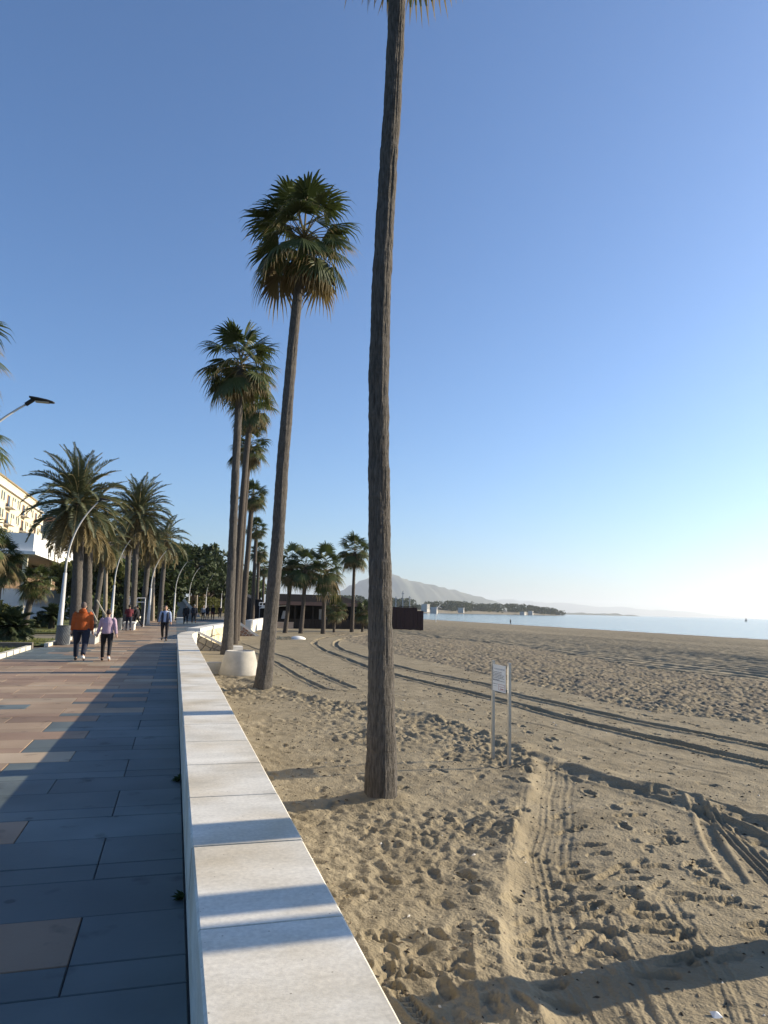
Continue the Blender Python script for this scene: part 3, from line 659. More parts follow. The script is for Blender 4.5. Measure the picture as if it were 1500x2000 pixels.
def merged_crown(seed, recipe=RECIPE, lift=.5):
    r = random.Random(seed); mb = MB(); 
    for el, v, az, sc, ti in leaf_set(r, recipe):
        src = fan_mesh(el, v)[0]; M = Matrix.Translation((0,0,(el+80)/160*lift)) @ Matrix.Rotation(az,4,'Z') @ Matrix.Rotation(ti,4,'Y') @ Matrix.Scale(sc,4)
        dead = el <= -70; off = 2 if dead else 0
        mb.add([M @ Vector(p) for p in src.v], src.f); mb.m[-len(src.f):] = [(2 if q < 2 else 4) if dead else (q if q < 2 else (3 if el < 20 else 0)) for q in src.m]
    return mb.mesh('crown', [LEAF, PETI, DEAD, TIPY, TIPD])
def trunk_mesh(pts, rads, n=20, M=TRUNK, seed=0, bulge=.03, step=.12, fiss=0):
    """pts: centre points (local); resampled, slightly uneven, flared foot"""
    r = random.Random(seed); P = [Vector(p) for p in pts]; seg = [0]
    for a, c in zip(P, P[1:]): seg.append(seg[-1]+(c-a).length)
    T = seg[-1]; K = max(10, int(T/step)); out = []; rr = []
    for i in range(K+1):
        s_ = T*i/K; j = max(k for k in range(len(seg)) if seg[k] <= s_+1e-6); j = min(j, len(P)-2); t = (s_-seg[j])/(seg[j+1]-seg[j])
        out.append(P[j].lerp(P[j+1], t)); rr.append(rads[j]+(rads[j+1]-rads[j])*t)
    for _ in range(3):
        out = [out[0]]+[(out[i-1]+out[i]*2+out[i+1])/4 for i in range(1,K)]+[out[-1]]
    vs_ = []; fs = []
    if fiss:
        az_ = np.arange(n)*6.2832/n; zz_ = np.arange(K+1)*step; A_, Z_ = np.meshgrid(az_, zz_); cx_, sx__ = np.cos(A_)*9, np.sin(A_)*9
        FZ = fiss*(-1.6*np.clip(.42-vn(cx_*2.2+31, sx__*2.2+Z_*1.1, 3), 0, 1)+.5*(vn(cx_*.9, sx__*.9+Z_*5.5, 7)-.5)+.55*(vn(A_*0+seed, Z_*9.0, 9)-.5)*np.clip(Z_/3, .3, 1)+.5*(vn(cx_*.4, sx__*.4+Z_*.8, 12)-.5))
    ph = [r.uniform(0,6.28) for _ in range(6)]
    for i, p in enumerate(out):
        ring = 1+bulge*.5*math.sin(i*.55+ph[0])+bulge*.4*math.sin(i*1.9+ph[1])
        for j in range(n):
            a = 6.2832*j/n; q = rr[i]*(ring+bulge*.6*math.sin(3*a+i*.21+ph[2])+r.uniform(-.012,.012)+bulge*.35*math.sin(7*a+ph[3]))+(FZ[i,j] if fiss else 0)
            vs_.append((p.x+q*math.cos(a), p.y+q*math.sin(a), p.z))
    for i in range(K):
        for j in range(n): fs.append((i*n+j,i*n+(j+1)%n,(i+1)*n+(j+1)%n,(i+1)*n+j))
    fs.append(tuple(K*n+j for j in range(n)))
    mb = MB(); mb.add(vs_, fs); return mb.mesh('trunk', M, True)
def fan_palm(base, pts, rads, label, group, seed, detail=True, scale=1.0, M=TRUNK, recipe=RECIPE, name='fan_palm', n=20, lift=.55, step=.12, fiss=0):
    """pts world centre line from the foot to the crown heart"""
    b0 = Vector(base); r = random.Random(seed)
    t = root(name, base, label, 'palm tree', group)
    P = [Vector(p)-b0 for p in pts]
    ob('trunk', trunk_mesh(P, rads, n, M, seed, .03, step, fiss), t)
    top = P[-1]
    if detail:
        for el, v, az, sc, ti in leaf_set(r, recipe):
            o = ob('frond', fan_mesh(el, v)[1], t, top+Vector((0,0,((el+80)/160-.55)*lift*scale)), az); o.scale = (sc*scale,)*3; o.rotation_euler = (0, ti, az)
    else:
        if not CROWN_MESH: CROWN_MESH.extend(merged_crown(500+i) for i in range(3))
        o = ob('crown', CROWN_MESH[seed%3], t, top-Vector((0,0,.25*scale)), r.uniform(0,6.28)); o.scale = (scale,)*3
    return t
ROW = 'tall fan palms in a row along the beach'
# palm 1: the big trunk in front
Y1 = 8.47
p1 = [(744,1573),(744.5,1480),(745,1400),(743,1250),(741.5,1050),(740,900),(739.5,750),(745,560),(755,380),(767,200),(776,0)]
w1 = [66,60,54,48,43,41,40,37.5,35.5,34,33]
P1 = [AT(x,y,Y1) for x,y in p1]; R1 = [w_/2/F*(AT(x,y,Y1)-Vector((0,0,CAMH))).dot(FW) for (x,y),w_ in zip(p1,w1)]
P1[0].z = -.62; R1[0] *= 1.04
P1.append(P1[-1]+Vector((.09,0,1.0))); R1.append(R1[-1]*.99); P1.append(P1[-1]+Vector((.06,0,1.15))); R1.append(R1[-1]*.98)
fan_palm((P1[0].x,P1[0].y,-.6), P1, R1, 'nearest palm, thick fibrous trunk rising out of the top of the picture', ROW, 1, n=90, step=.035, fiss=.013)
def px_palm(pts, Yd, widths, label, group, seed, **k):
    P = [AT(x,y,Yd) for x,y in pts]; Rr = [w_/2/F*(p-Vector((0,0,CAMH))).dot(FW) for p,w_ in zip(P,widths)]
    P[0].z -= .12
    return fan_palm((P[0].x,P[0].y,P[0].z+.1), P, Rr, label, group, seed, **k)
px_palm([(511,1350),(521,1280),(531,1180),(543,1050),(551,920),(561,800),(571,680),(580,590),(594,470)], 19.8, [38,30,27,25,24,22,20,19,17], 'second palm of the row, slender leaning trunk with a full round crown against the sky', ROW, 2, scale=1.16, lift=.5, n=48, step=.06, fiss=.015)
px_palm([(441,1292),(446,1230),(450,1150),(455,1040),(460,920),(466,800),(470,715)], 30.6, [27,20,17,16,15.5,14,12], 'third palm of the row, standing in the bed behind the round planter', ROW, 33, scale=1.18, lift=.5, n=32, step=.08, fiss=.025)
px_palm([(456,1260),(459,1200),(464,1110),(471,1010),(480,900),(486,840),(494,790)], 43.6, [18,13,12,12,11.5,11,9], 'fourth palm of the row, its crown half hidden behind the third', ROW, 4, scale=1.1, M=TRUNKF)
px_palm([(462,1253),(466,1180),(472,1080),(479,980),(488,875)], 48.5, [13,10,9.5,9,8], 'fifth palm of the row, crown lower between the two slim trunks', ROW, 5, scale=1.0, M=TRUNKF)
px_palm([(470,1240),(478,1150),(485,1070),(490,1005),(495,970)], 56.5, [16,11,10,9.5,9], 'sixth palm of the row with leaning trunk, right of the stair stones', ROW, 6, scale=.85, M=TRUNKF)
px_palm([(492,1226),(496,1130),(501,1035)], 68, [9,7,7], 'seventh palm of the row, smaller crown under the sixth', ROW, 7, detail=False, scale=.75, M=TRUNKF, n=10)
px_palm([(500,1220),(503,1150),(506,1078)], 79, [8,6,6], 'eighth palm of the row, distant crown above the beach bar', ROW, 8, detail=False, scale=.8, M=TRUNKF, n=10)
px_palm([(512,1215),(514,1160),(516,1110)], 92, [6,5,5], 'last and lowest visible palm of the row, behind the beach bar', ROW, 9, detail=False, scale=.85, M=TRUNKF, n=10)
# stand-in palms added right of frame, casting the bands of an unknown object
for i, (x, y, r_, lx) in enumerate([(4.75,4.21,.185,-.1),(5.6,3.30,.115,.1),(6.6,3.00,.115,.25)]):
    fan_palm((x,y,-.6), [(x,y,-.7),(x+.02,y+.02,2),(x+.1,y+lx,6),(x+.2,y+lx*2,10.5)], [r_*1.15,r_,r_*.92,r_*.85], ['nearest','middle','farthest'][i]+' of three stand-in palms added outside the right picture edge to cast shadow bands', 'stand-in shadow palms right of the picture', 40+i, detail=False, n=16)
# beach bar palms
BAR = 'short fan palms in front of the beach bar'
SH = [(78,3),(54,5),(32,7),(12,8),(-10,8),(-32,8),(-52,8),(-75,14)]
px_palm([(556,1238),(561,1200),(566,1150),(569,1105)], 63.5, [10,8,8,8], 'leftmost bar palm, slanting trunk with a brown leaf skirt', BAR, 12, scale=1.25, M=TRUNKF, recipe=SH, n=12)
px_palm([(587,1239),(591,1200),(594,1160),(597,1108)], 62.2, [10,8,8,8], 'second bar palm, straight trunk with brown skirt', BAR, 13, scale=1.25, M=TRUNKF, recipe=SH, n=12)
px_palm([(631,1240),(632,1200),(634,1160),(636,1112)], 62.6, [10,8,8,8], 'third bar palm with the widest dark green crown', BAR, 14, scale=1.45, M=TRUNKF, recipe=SH[:-1], n=12)
px_palm([(687,1237),(689,1190),(691,1130),(693,1078)], 67.6, [9,7,6,6], 'tallest bar palm, slim trunk right beside the thick near trunk', BAR, 15, scale=1.2, M=TRUNKF, recipe=[(85,2),(60,4),(35,4),(5,5),(-22,6),(-45,7),(-75,6)] if 0 else RECIPE, n=12)
px_palm([(652,1238),(653,1215),(654,1192)], 66.8, [6,5,6], 'small bushy palm between the third and tallest bar palms', BAR, 16, detail=False, scale=.85, M=TRUNKF, n=8)
px_palm([(707,1237),(709,1215),(711,1197)], 69.4, [6,5,5], 'small palm at the right end of the bar', BAR, 17, detail=False, scale=.8, M=TRUNKF, n=8)
# ---------------------------------------------------------------- date palms
def date_leaf(elev, seed, L=3.2, bend=75):
    r = random.Random(seed); mb = MB(); K = 14; e = R(elev); p = Vector((0,0,0)); pts = [p.copy()]; tg = []
    sw_ = r.uniform(-.25,.25)
    for i in range(K):
        t = (i+.5)/K; ee = e-R(bend)*t**1.6*(.35+.65*math.cos(max(min(e,1.3),-.2))) ; d = Vector((math.cos(ee)*math.cos(sw_*t), math.cos(ee)*math.sin(sw_*t), math.sin(ee)))
        tg.append(d); p = p+d*(L/K); pts.append(p.copy())
    mb.tube(pts, [.035*(1-.85*i/K)+.004 for i in range(K+1)], 4, 1, False)
    N = 46
    for i in range(N):
        t = .12+.87*i/(N-1); j = min(int(t*K), K-1); f = t*K-j; c = pts[j].lerp(pts[j+1], f); d = tg[j]; s = d.cross(Z0)
        s = s.normalized() if s.length > .1 else Vector((0,1,0)); u = s.cross(d)
        ln = .52*(math.sin(math.pi*min(t*1.05+.08,1))**.6+.25)*r.uniform(.85,1.1)
        for sg in (-1,1):
            dr = (d*.75+s*sg*.75+u*r.uniform(.1,.5)).normalized(); q = c+dr*ln+Vector((0,0,-.10*ln)); w_ = d.cross(dr).cross(dr).normalized()*.03
            m_ = c+dr*ln*.5
            mb.add([c, m_+w_, q, m_-w_], [(0,1,2,3)], 0)
    return mb
DATE = {}
def date_mesh(el, v):
    if (el,v) not in DATE: 
        DATE[(el,v)] = date_leaf(el, el*3+v*77+999, bend=80 if el > 10 else 55).mesh('frond', [PINN if el > -35 else LEAFY, RACH])
    return DATE[(el,v)]
def date_palm(pts, rads, label, seed, scale=1, group='date palms on the lawn', recipe=((82,6),(65,10),(45,12),(25,13),(5,12),(-18,12),(-45,12))):
    b0 = Vector(pts[0]); t = root('date_palm', tuple(b0), label, 'palm tree', group); r = random.Random(seed)
    P = [Vector(p)-b0 for p in pts]; ob('trunk', trunk_mesh(P, rads, 18, TRUNK, seed, .06), t)
    for el, n_ in recipe:
        a0 = r.uniform(0,6.28)
        for i in range(n_):
            o = ob('frond', date_mesh(el, r.randrange(2)), t, P[-1]+Vector((0,0,(el+45)/127*.35-.1))); sc = scale*r.uniform(.85,1.1); o.scale = (sc,)*3; o.rotation_euler = (0, r.uniform(-.08,.08), a0+6.283*(i+r.uniform(-.3,.3))/n_)
    return t
def pxd(pts, Yd): return [AT(x,y,Yd) for x,y in pts]
p = pxd([(146,1232),(150,1150),(154,1050),(152,985)], 41.5); p[0].z = -.05; date_palm(p, [.31,.265,.26,.30], 'largest date palm with a wide arching crown behind the first lamp post', 51, .98)
p = pxd([(168,1232),(170,1150),(172,1060),(170,1010)], 44); p[0].z = -.05; date_palm(p, [.31,.27,.265,.30], 'thick trunked date palm right beside the largest one', 52, .9, recipe=((65,4),(40,7),(15,8),(-10,9),(-40,9)))
p = pxd([(258,1223),(262,1150),(266,1060),(270,1005)], 55.5); p[0].z = -.05; date_palm(p, [.24,.21,.21,.24], 'date palm with bare arching fronds reaching right, mid promenade', 53, .95)
p = pxd([(245,1223),(248,1150),(251,1080),(252,1030)], 57.5); p[0].z = -.05; date_palm(p, [.24,.2,.2,.23], 'date palm left of the one with bare arching fronds', 54, .85, recipe=((65,4),(35,7),(10,8),(-15,8),(-45,8)))
p = pxd([(280,1220),(284,1150),(289,1095),(292,1055)], 62); p[0].z = -.05; date_palm(p, [.25,.22,.22,.26], 'shorter date palm with a heavy dry skirt behind the third lamp', 55, .8, recipe=((65,4),(35,7),(10,8),(-20,9),(-45,14)))
p = pxd([(183,1215),(193,1150),(200,1095),(203,1060)], 50); p[0].z = -.05; date_palm(p, [.2,.17,.17,.2], 'leaning date palm propped with stakes', 56, .6, recipe=((65,4),(35,6),(10,7),(-20,7),(-45,12)))
p = pxd([(312,1215),(316,1150),(321,1090),(324,1052)], 74); p[0].z = -.05; date_palm(p, [.26,.22,.22,.26], 'distant date palm in front of the dark tree', 57, .95, recipe=((65,4),(35,7),(10,8),(-20,9),(-45,9)))
pr = root('palm_prop', (0,0,0), 'pair of slanting timber props holding the leaning date palm', 'prop')
for a, c in [((172,1178),(190,1214)),((189,1172),(205,1200))]:
    mb = MB(); mb.tube([AT(*a,49.4), G(*c,.02) if 0 else AT(*c,49.0)], .05, 6); ob('stake', mb.mesh('stake', mat('prop_timber', (.42,.38,.30), None)), pr)
# left edge palms reaching into the picture
LP = 'fan palms at the left picture edge'
c = AT(-118,668,17); fan_palm((c.x,c.y,0), [(c.x,c.y,-.1),(c.x,c.y,3),(c.x,c.y,c.z)], [.25,.2,.17], 'palm whose drooping fan tips show at the upper left edge', LP, 61, scale=.98)
c = AT(-84,850,24); fan_palm((c.x,c.y,0), [(c.x,c.y,-.1),(c.x,c.y,3),(c.x,c.y,c.z)], [.25,.2,.17], 'palm whose fan shows beside the black street lamp head', LP, 63, scale=1.0)
c = AT(-46,1060,33); fan_palm((c.x,c.y,0), [(c.x,c.y,-.1),(c.x,c.y,2),(c.x,c.y,c.z)], [.2,.17,.15], 'dense low palm at the left edge below the cream building', LP, 64, scale=.95)
c = AT(2,1095,44); fan_palm((c.x,c.y,0), [(c.x,c.y,-.1),(c.x,c.y,1.5),(c.x,c.y,c.z)], [.2,.17,.15], 'shaggy green palm in front of the white building wall', LP, 65, scale=.95)
c = AT(70,1140,46); b0 = AT(48,1206,46); fan_palm((b0.x,b0.y,0), [(b0.x,b0.y,-.1),tuple(b0.lerp(c,.5)),tuple(c)], [.2,.17,.15], 'small dark leaning palm against the white wall', LP, 66, detail=False, scale=.75)
# palms farther along the lawn, with pale trunks
FP = 'fan palms farther along the lawn'
for i, (x, yb, yt, Yd, sc, lb) in enumerate([(205,1212,1068,66,1.2,'brown skirted fan palm between the date palms'),(298,1212,1070,78,1.3,'fan palm behind the third curved lamp'),(333,1207,1120,92,1.2,'slim pale fan palm left of the concrete ramp'),(352,1204,1115,105,1.3,'slim pale fan palm above the concrete ramp'),(383,1202,1112,118,1.4,'pale fan palm right of the ramp'),(398,1200,1122,126,1.3,'fan palm over the far walkers'),(410,1199,1118,140,1.4,'fan palm farther over the far walkers'),(420,1198,1125,155,1.4,'fan palm left of the leaning trunks'),(370,1201,1128,130,1.3,'short fan palm behind the ramp edge'),(425,1196,1130,175,1.5,'most distant fan palm of the promenade')]):
    a = AT(x,yb,Yd); a.z = 0; c = AT(x+3,yt,Yd)
    fan_palm((a.x,a.y,0), [(a.x,a.y,-.1),tuple(a.lerp(c,.5)),tuple(c)], [.2,.16,.15], lb, FP, 70+i, detail=False, scale=sc, M=mat('pale_trunk', (.22,.18,.14), (.33,.28,.22), 5, .9), n=8)
# ---------------------------------------------------------------- cycads and low plants
CY = mat('cycad_leaf', (.025,.04,.018), (.055,.075,.03), 2, .5, trans=.15)
_cy = {}
def cycad(pos, h_, L, label, seed):
    t = root('cycad', pos, label, 'cycad', 'cycads on the lawn'); r = random.Random(seed)
    ob('trunk', trunk_mesh([(0,0,-.05),(0,0,h_*.5),(0,0,h_)], [.2,.19,.16], 12, TRUNK, seed, .08), t)
    for el, n_ in ((75,5),(50,9),(25,11),(0,10),(-25,6)):
        if el not in _cy: _cy[el] = date_leaf(el, el+5, 1.3, 50).mesh('frond', [CY, CY])
        for i in range(n_):
            o = ob('frond', _cy[el], t, (0,0,h_)); sc = L/1.3*r.uniform(.85,1.1); o.scale = (sc,sc,sc); o.rotation_euler = (0,0,6.283*(i+r.uniform(-.3,.3))/n_)
a = G(22,1252,.03); cycad(a, .6, .95, 'dark cycad on the lawn, nearest the left edge', 1)
a = G(44,1248,.03); cycad(a, .12, .55, 'low cycad sprouting flat on the grass beside the dark one', 2)
a = G(100,1228,.03); cycad(a, .8, .9, 'cycad just left of the first lamp post', 3)
a = G(78,1226,.03); cycad(a, .25, .7, 'small low cycad in front of the white wall', 4)
# ---------------------------------------------------------------- leafy trees and shrubs
def crown_mesh(lobes, n_, size, seed, M, name='crown'):
    r = np.random.default_rng(seed); vs_ = []; V_ = np.array([l_[3] for l_ in lobes])**2; V_ = V_/V_.sum()
    k = r.choice(len(lobes), n_, p=V_); L = np.array(lobes)[k]
    d = r.normal(size=(n_,3)); d /= np.linalg.norm(d,axis=1)[:,None]; rad = (r.random(n_)**.25)
    # clumping: push leaves toward random clump centres
    cc = r.normal(size=(len(lobes)*16,3)); cc /= np.linalg.norm(cc,axis=1)[:,None]
    ci = k*16+r.integers(0,16,n_); dd = cc[ci]+d*.38; dd /= np.linalg.norm(dd,axis=1)[:,None]
    rad = .72+.33*r.random(n_)
    P = L[:,:3]+dd*(L[:,3]*rad)[:,None]*np.array([1,1,.8])
    a = r.normal(size=(n_,3)); a /= np.linalg.norm(a,axis=1)[:,None]; b_ = np.cross(a, r.normal(size=(n_,3))); b_ /= np.linalg.norm(b_,axis=1)[:,None]
    s_ = size*(.6+.8*r.random(n_))[:,None]
    Q = np.stack([P-a*s_, P+b_*s_*.45, P+a*s_, P-b_*s_*.45],1).reshape(-1,3)
    me = bpy.data.meshes.new(name); f = np.arange(n_*4).reshape(-1,4)
    me.vertices.add(len(Q)); me.vertices.foreach_set('co', Q.ravel()); me.loops.add(f.size); me.loops.foreach_set('vertex_index', f.ravel().astype(np.int32))
    me.polygons.add(n_); me.polygons.foreach_set('loop_start', (np.arange(n_)*4).astype(np.int32)); me.update(calc_edges=True); me.materials.append(M); return me
PINE = mat('pine_leaf', (.018,.032,.010), (.05,.07,.022), .5, .7, trans=.2)
GREENT = mat('broad_leaf', (.03,.055,.012), (.085,.12,.03), .5, .65, trans=.3)
OLIVE = mat('shrub_leaf', (.05,.065,.015), (.14,.14,.04), .6, .7, trans=.3)
BARK = mat('bark', (.06,.045,.035), (.12,.095,.075), 6, .95, .6, 12)
def tree(x, y, h_, rad, label, seed, M, n_=5000, size=.3, group='leafy trees beyond the lawn', nl=8, trunk=.3):
    t = root('leafy_tree', (x,y,0), label, 'tree', group); r = random.Random(seed); mb = MB(); lobes = []
    fork = h_*trunk
    mb.tube([(0,0,-.1),(.1,0,fork*.6),(.05,.1,fork)], [rad*.09,rad*.07,rad*.06], 8)
    for i in range(nl):
        a = 6.283*i/nl+r.uniform(-.4,.4); rr = rad*r.uniform(.3,.72); z = h_*r.uniform(.52,.80); lr = rad*r.uniform(.34,.52)
        lobes.append((rr*math.cos(a), rr*math.sin(a), z, lr)); mb.tube([(.05,.1,fork),(rr*.5*math.cos(a),rr*.5*math.sin(a),(fork+z)/2),(rr*math.cos(a),rr*math.sin(a),z)], [rad*.045,rad*.03,rad*.012], 5)
    lobes.append((0,0,h_-rad*.42,rad*.5)); mb.tube([(.05,.1,fork),(0,0,h_-rad*.5)], [rad*.05,rad*.015], 5)
    ob('trunk', mb.mesh('trunk', BARK), t); ob('crown', crown_mesh(lobes, n_, size, seed, M), t)
for i, (px, ptop, Yd, rad, M, lb) in enumerate([(352,1062,108,7.5,PINE,'big dark rounded tree, highest of the tree mass beyond the palms'),(385,1062,122,7.5,PINE,'dark spreading tree right of the highest one'),(410,1088,135,7.5,PINE,'dark tree sloping down toward the leaning trunks'),(428,1108,150,8,PINE,'dark tree seen between the slim leaning trunks'),(318,1090,95,6,PINE,'dark tree behind the distant date palm'),(443,1122,170,9,GREENT,'bright green tree between the third and fourth trunks'),(462,1128,180,8,GREENT,'green tree edge left of the bar'),(230,1090,88,5,GREENT,'leafy tree behind the brown skirted palm'),(268,1100,86,5,PINE,'dark leafy tree behind the arching date palms'),(190,1095,82,4.5,OLIVE,'olive toned tree behind the palm props'),(292,1105,98,5,OLIVE,'olive toned tree behind the third lamp')]):
    c = AT(px,ptop,Yd); tree(c.x, c.y, c.z, rad, lb, 200+i, M, 5200, .42)
def shrub(x, y, w_, h_, label, seed, M, n_=1500, group='shrubs along the low white wall'):
    t = root('shrub', (x,y,0), label, 'shrub', group); r = random.Random(seed)
    lobes = [(r.uniform(-w_,w_)*.6, r.uniform(-w_,w_)*.4, h_*r.uniform(.35,.62), h_*.42) for _ in range(6)]
    ob('foliage', crown_mesh(lobes, n_, .2, seed, M, 'foliage'), t)
    mb = MB(); mb.tube([(0,0,-.1),(0,0,h_*.5)], .05, 5); ob('stem', mb.mesh('stem', BARK), t)
for i, (px, Yd, w_, h_, M, lb) in enumerate([(192,77,2.5,3,OLIVE,'olive shrub behind the propped palm'),(215,79,2.5,3.2,PINE,'dark shrub behind the second lamp'),(236,81,2.5,3.4,GREENT,'green shrub left of the dark walker'),(268,83,2.5,3,PINE,'dark shrub behind the exercise bars'),(303,88,2.5,3.2,GREENT,'green shrub right of the third lamp'),(325,92,2.5,3.4,OLIVE,'olive shrub left of the concrete ramp'),(384,122,3,3.6,OLIVE,'yellowish shrub above the far walkers'),(400,130,3,3.6,OLIVE,'yellowish shrub right of the far couple'),(416,140,3.5,3.6,OLIVE,'yellowish shrub above the far group'),(432,150,3.5,3.6,GREENT,'green shrub beside the leaning trunks'),(450,160,4,4,GREENT,'green shrub between the leaning trunks'),(-12,50,2.0,2.0,OLIVE,'bright olive shrub at the left edge'),(160,76,2.5,2.6,GREENT,'green shrub between the date palm trunks')]):
    c = AT(px,1200,Yd); shrub(c.x, c.y, w_, h_, lb, 300+i, M)
# ================================================================ LAMP POSTS
LAMPW = mat('lamp_white', (.46,.46,.45), (.56,.56,.55), 3, .4)
def lamp(x, y, label, hgt=6.35, reach=1.25, n=12):
    t = root('street_lamp', (x,y,0), label, 'street lamp', 'curved white street lamps')
    mb = MB(); mb.tube([(0,0,0),(0.02,0,.4),(.06,0,3.0)], [.135,.125,.075], n); ob('pole_base', mb.mesh('pole_base', LAMPW, True), t)
    pts = []; rr = []
    for i in range(15):
        s_ = i/14; pts.append((.06+reach*(s_**2.3), 0, 2.95+(hgt-2.95)*(s_-.06*s_**3)/.94)); rr.append(.05-.03*s_)
    mb = MB(); mb.tube(pts, rr, n); ob('curved_arm', mb.mesh('curved_arm', LAMPW, True), t)
    e = Vector(pts[-1]); mb = MB()
    # flat LED head with rounded nose
    P = [(-.06,.05,.02,.05),(.0,.09,.035,.03),(.12,.11,.04,.012),(.28,.10,.034,-.005),(.38,.08,.024,-.02),(.42,.045,.015,-.025)]
    vs_ = []
    for (dx,w_,th,dz) in P:
        for j in range(8): a = 6.283*j/8; vs_.append((e.x+dx, e.y+w_*math.cos(a), e.z+.03+dz+th*math.sin(a)))
    fs = [(i*8+j,i*8+(j+1)%8,(i+1)*8+(j+1)%8,(i+1)*8+j) for i in range(5) for j in range(8)]+[tuple(reversed(range(8))), tuple(range(40,48))]
    mb.add(vs_, fs); h_ = ob('lamp_head', mb.mesh('lamp_head', DARK, True), t)
    mb = MB(); mb.box(e.x+.06,e.x+.32,e.y-.07,e.y+.07,e.z-.012,e.z-.004); ob('lens', mb.mesh('lens', mat('lamp_lens', (.5,.5,.48), None, rough=.2)), h_)
    mb = MB(); mb.tube([tuple(Vector(pts[-2]).lerp(e,.5)), (e.x+.03,e.y,e.z+.04)], .045, 8); ob('bracket', mb.mesh('bracket', DARK), h_)
    return t
LAMPS = [(33.76,-4.74,6.3,1.2,'first white lamp post, rising out of the ribbed litter bin'),(54.4,-4.3,7.0,1.4,'second white lamp post, behind the couple holding hands'),(60.9,-2.0,6.2,1.1,'third white lamp post, right of the dark walker'),(81.8,-.1,6.6,1.2,'fourth white lamp post, left of the concrete ramp'),(93,1.6,6.6,1.2,'fifth white lamp post, over the far couple'),(106,4.2,6.6,1.2,'sixth white lamp post, far along the promenade'),(120,7.2,6.6,1.2,'seventh white lamp post, far along the promenade'),(136,11,6.6,1.2,'most distant white lamp post')]
for (y,x,h_,rc,lb) in LAMPS: lamp(x, y, lb, h_, rc)
c = AT(62,783,15.6); lamp(c.x-1.55, c.y, 'nearest lamp at the left edge, only its arm and black head in view', c.z, 1.5)
# ================================================================ LITTER BINS, BENCHES
BINM = mat('bin_grey', (.075,.085,.09), (.11,.12,.125), 5, .5)
def bin_(x, y, label):
    t = root('litter_bin', (x,y,0), label, 'litter bin', 'grey ribbed litter bins')
    mb = MB(); mb.lathe([(0,.02),(.25,.02),(.25,.76),(.22,.76),(.22,.1)], 24); ob('drum', mb.mesh('drum', BINM, True), t)
    mb = MB(); mb.lathe([(.255,.0),(.275,.0),(.275,.05),(.255,.05)], 24); mb.lathe([(.21,.75),(.28,.75),(.285,.79),(.21,.79)], 24); ob('rim', mb.mesh('rim', BINM), t)
    slat = None
    for k in range(26):
        if slat is None:
            mb = MB(); pts = [(.262*math.cos(a), .262*math.sin(a), .05+.70*i/8) for i in range(9) for a in [.9*i/8]]
            mb.tube(pts, .017, 5); slat = mb.mesh('slat', mat('bin_slat', (.16,.175,.185), (.22,.235,.245), 4, .4))
        ob('slat', slat, t, (0,0,0), 6.2832*k/26)
bin_(-4.30, 31.9, 'nearer ribbed grey litter bin at the foot of the first lamp'); bin_(-3.5, 49.7, 'farther ribbed grey litter bin beside the white bench block')
def bench(x0, x1, y0, y1, h_, label, M=CONC):
    t = root('stone_bench', ((x0+x1)/2,(y0+y1)/2,0), label, 'bench', 'white block benches'); w_, d_ = (x1-x0)/2, (y1-y0)/2
    mb = MB(); mb.box(-w_,w_,-d_,d_,h_-.12,h_,0,.015); ob('seat', mb.mesh('seat', M), t)
    mb = MB(); mb.box(-w_+.05,w_-.05,-d_+.05,d_-.05,0,h_-.122); ob('block_base', mb.mesh('block_base', M), t)
bench(-3.75,-3.1,32.6,34.6,.46,'grey block bench half hidden behind the man in orange', CONC2)
bench(-3.2,-2.45,50.0,52.2,.52,'white block bench left of the dark walker')
bench(.2,1.0,72,74,.5,'small white block bench below the concrete ramp')
# ================================================================ LOW WHITE WALL, RAMP, EXERCISE BARS
lw = root('low_white_wall', (0,0,0), 'low white garden wall behind the lawn', 'wall')
for a, c in [((-15.7,79),(-8.4,82.3)),((-8.4,82.3),(-4.4,88)),((-4.4,88),(-.4,100))]:
    mb = MB(); mb.obox(a, c, .3, -.1, 1.15); ob('wall_panel', mb.mesh('wall_panel', WHITE), lw)
    mb = MB(); mb.obox(a, c, .4, 1.152, 1.24); ob('wall_cap', mb.mesh('wall_cap', CONC), lw)
ra = root('concrete_ramp', (0,0,0), 'grey triangular concrete ramp structure rising behind the walkers', 'ramp')
A = AT(345,1215,90); B = AT(383,1215,90); T = AT(347,1166,90); T2 = AT(352,1166,90)
mb = MB(); q = [(A.x,-.1),(B.x,-.1),(B.x,.25),(T2.x,T.z),(T.x,T.z)]
mb.add([(x,90,z) for x,z in q]+[(x,95,z) for x,z in q], [(0,1,2,3,4),(9,8,7,6,5)]+[(i,(i+1)%5,5+(i+1)%5,5+i)[::-1] for i in range(5)]); ob('ramp_side', mb.mesh('ramp_side', mat('ramp_concrete', (.30,.31,.30), (.36,.37,.36), 2, .9)), ra)
mb = MB(); q = [(T2.x-.1,T.z+.02),(T2.x+.25,T.z+.12),(B.x+.5,.35),(B.x+.1,.27)]
mb.add([(x,89.9,z) for x,z in q]+[(x,95.1,z) for x,z in q], [(0,1,2,3),(7,6,5,4)]+[(i,(i+1)%4,4+(i+1)%4,4+i)[::-1] for i in range(4)]); ob('ramp_parapet', mb.mesh('ramp_parapet', CONC), ra)
ex = root('exercise_bars', (0,0,0), 'thin white exercise bars between the date palm trunks', 'exercise bars')
for (x0,x1,yy) in [(253,262,1166),(267,285,1168),(262,283,1176)]:
    mb = MB(); a = AT(x0,yy,58); c = AT(x1,yy,58); mb.tube([a,c], .04, 6); ob('bar', mb.mesh('bar', WHITE), ex)
for x0 in (254,268,284):
    a = AT(x0,1168,58); mb = MB(); mb.tube([(a.x,58,0),(a.x,58,a.z)], .035, 6); ob('post', mb.mesh('post', WHITE), ex)
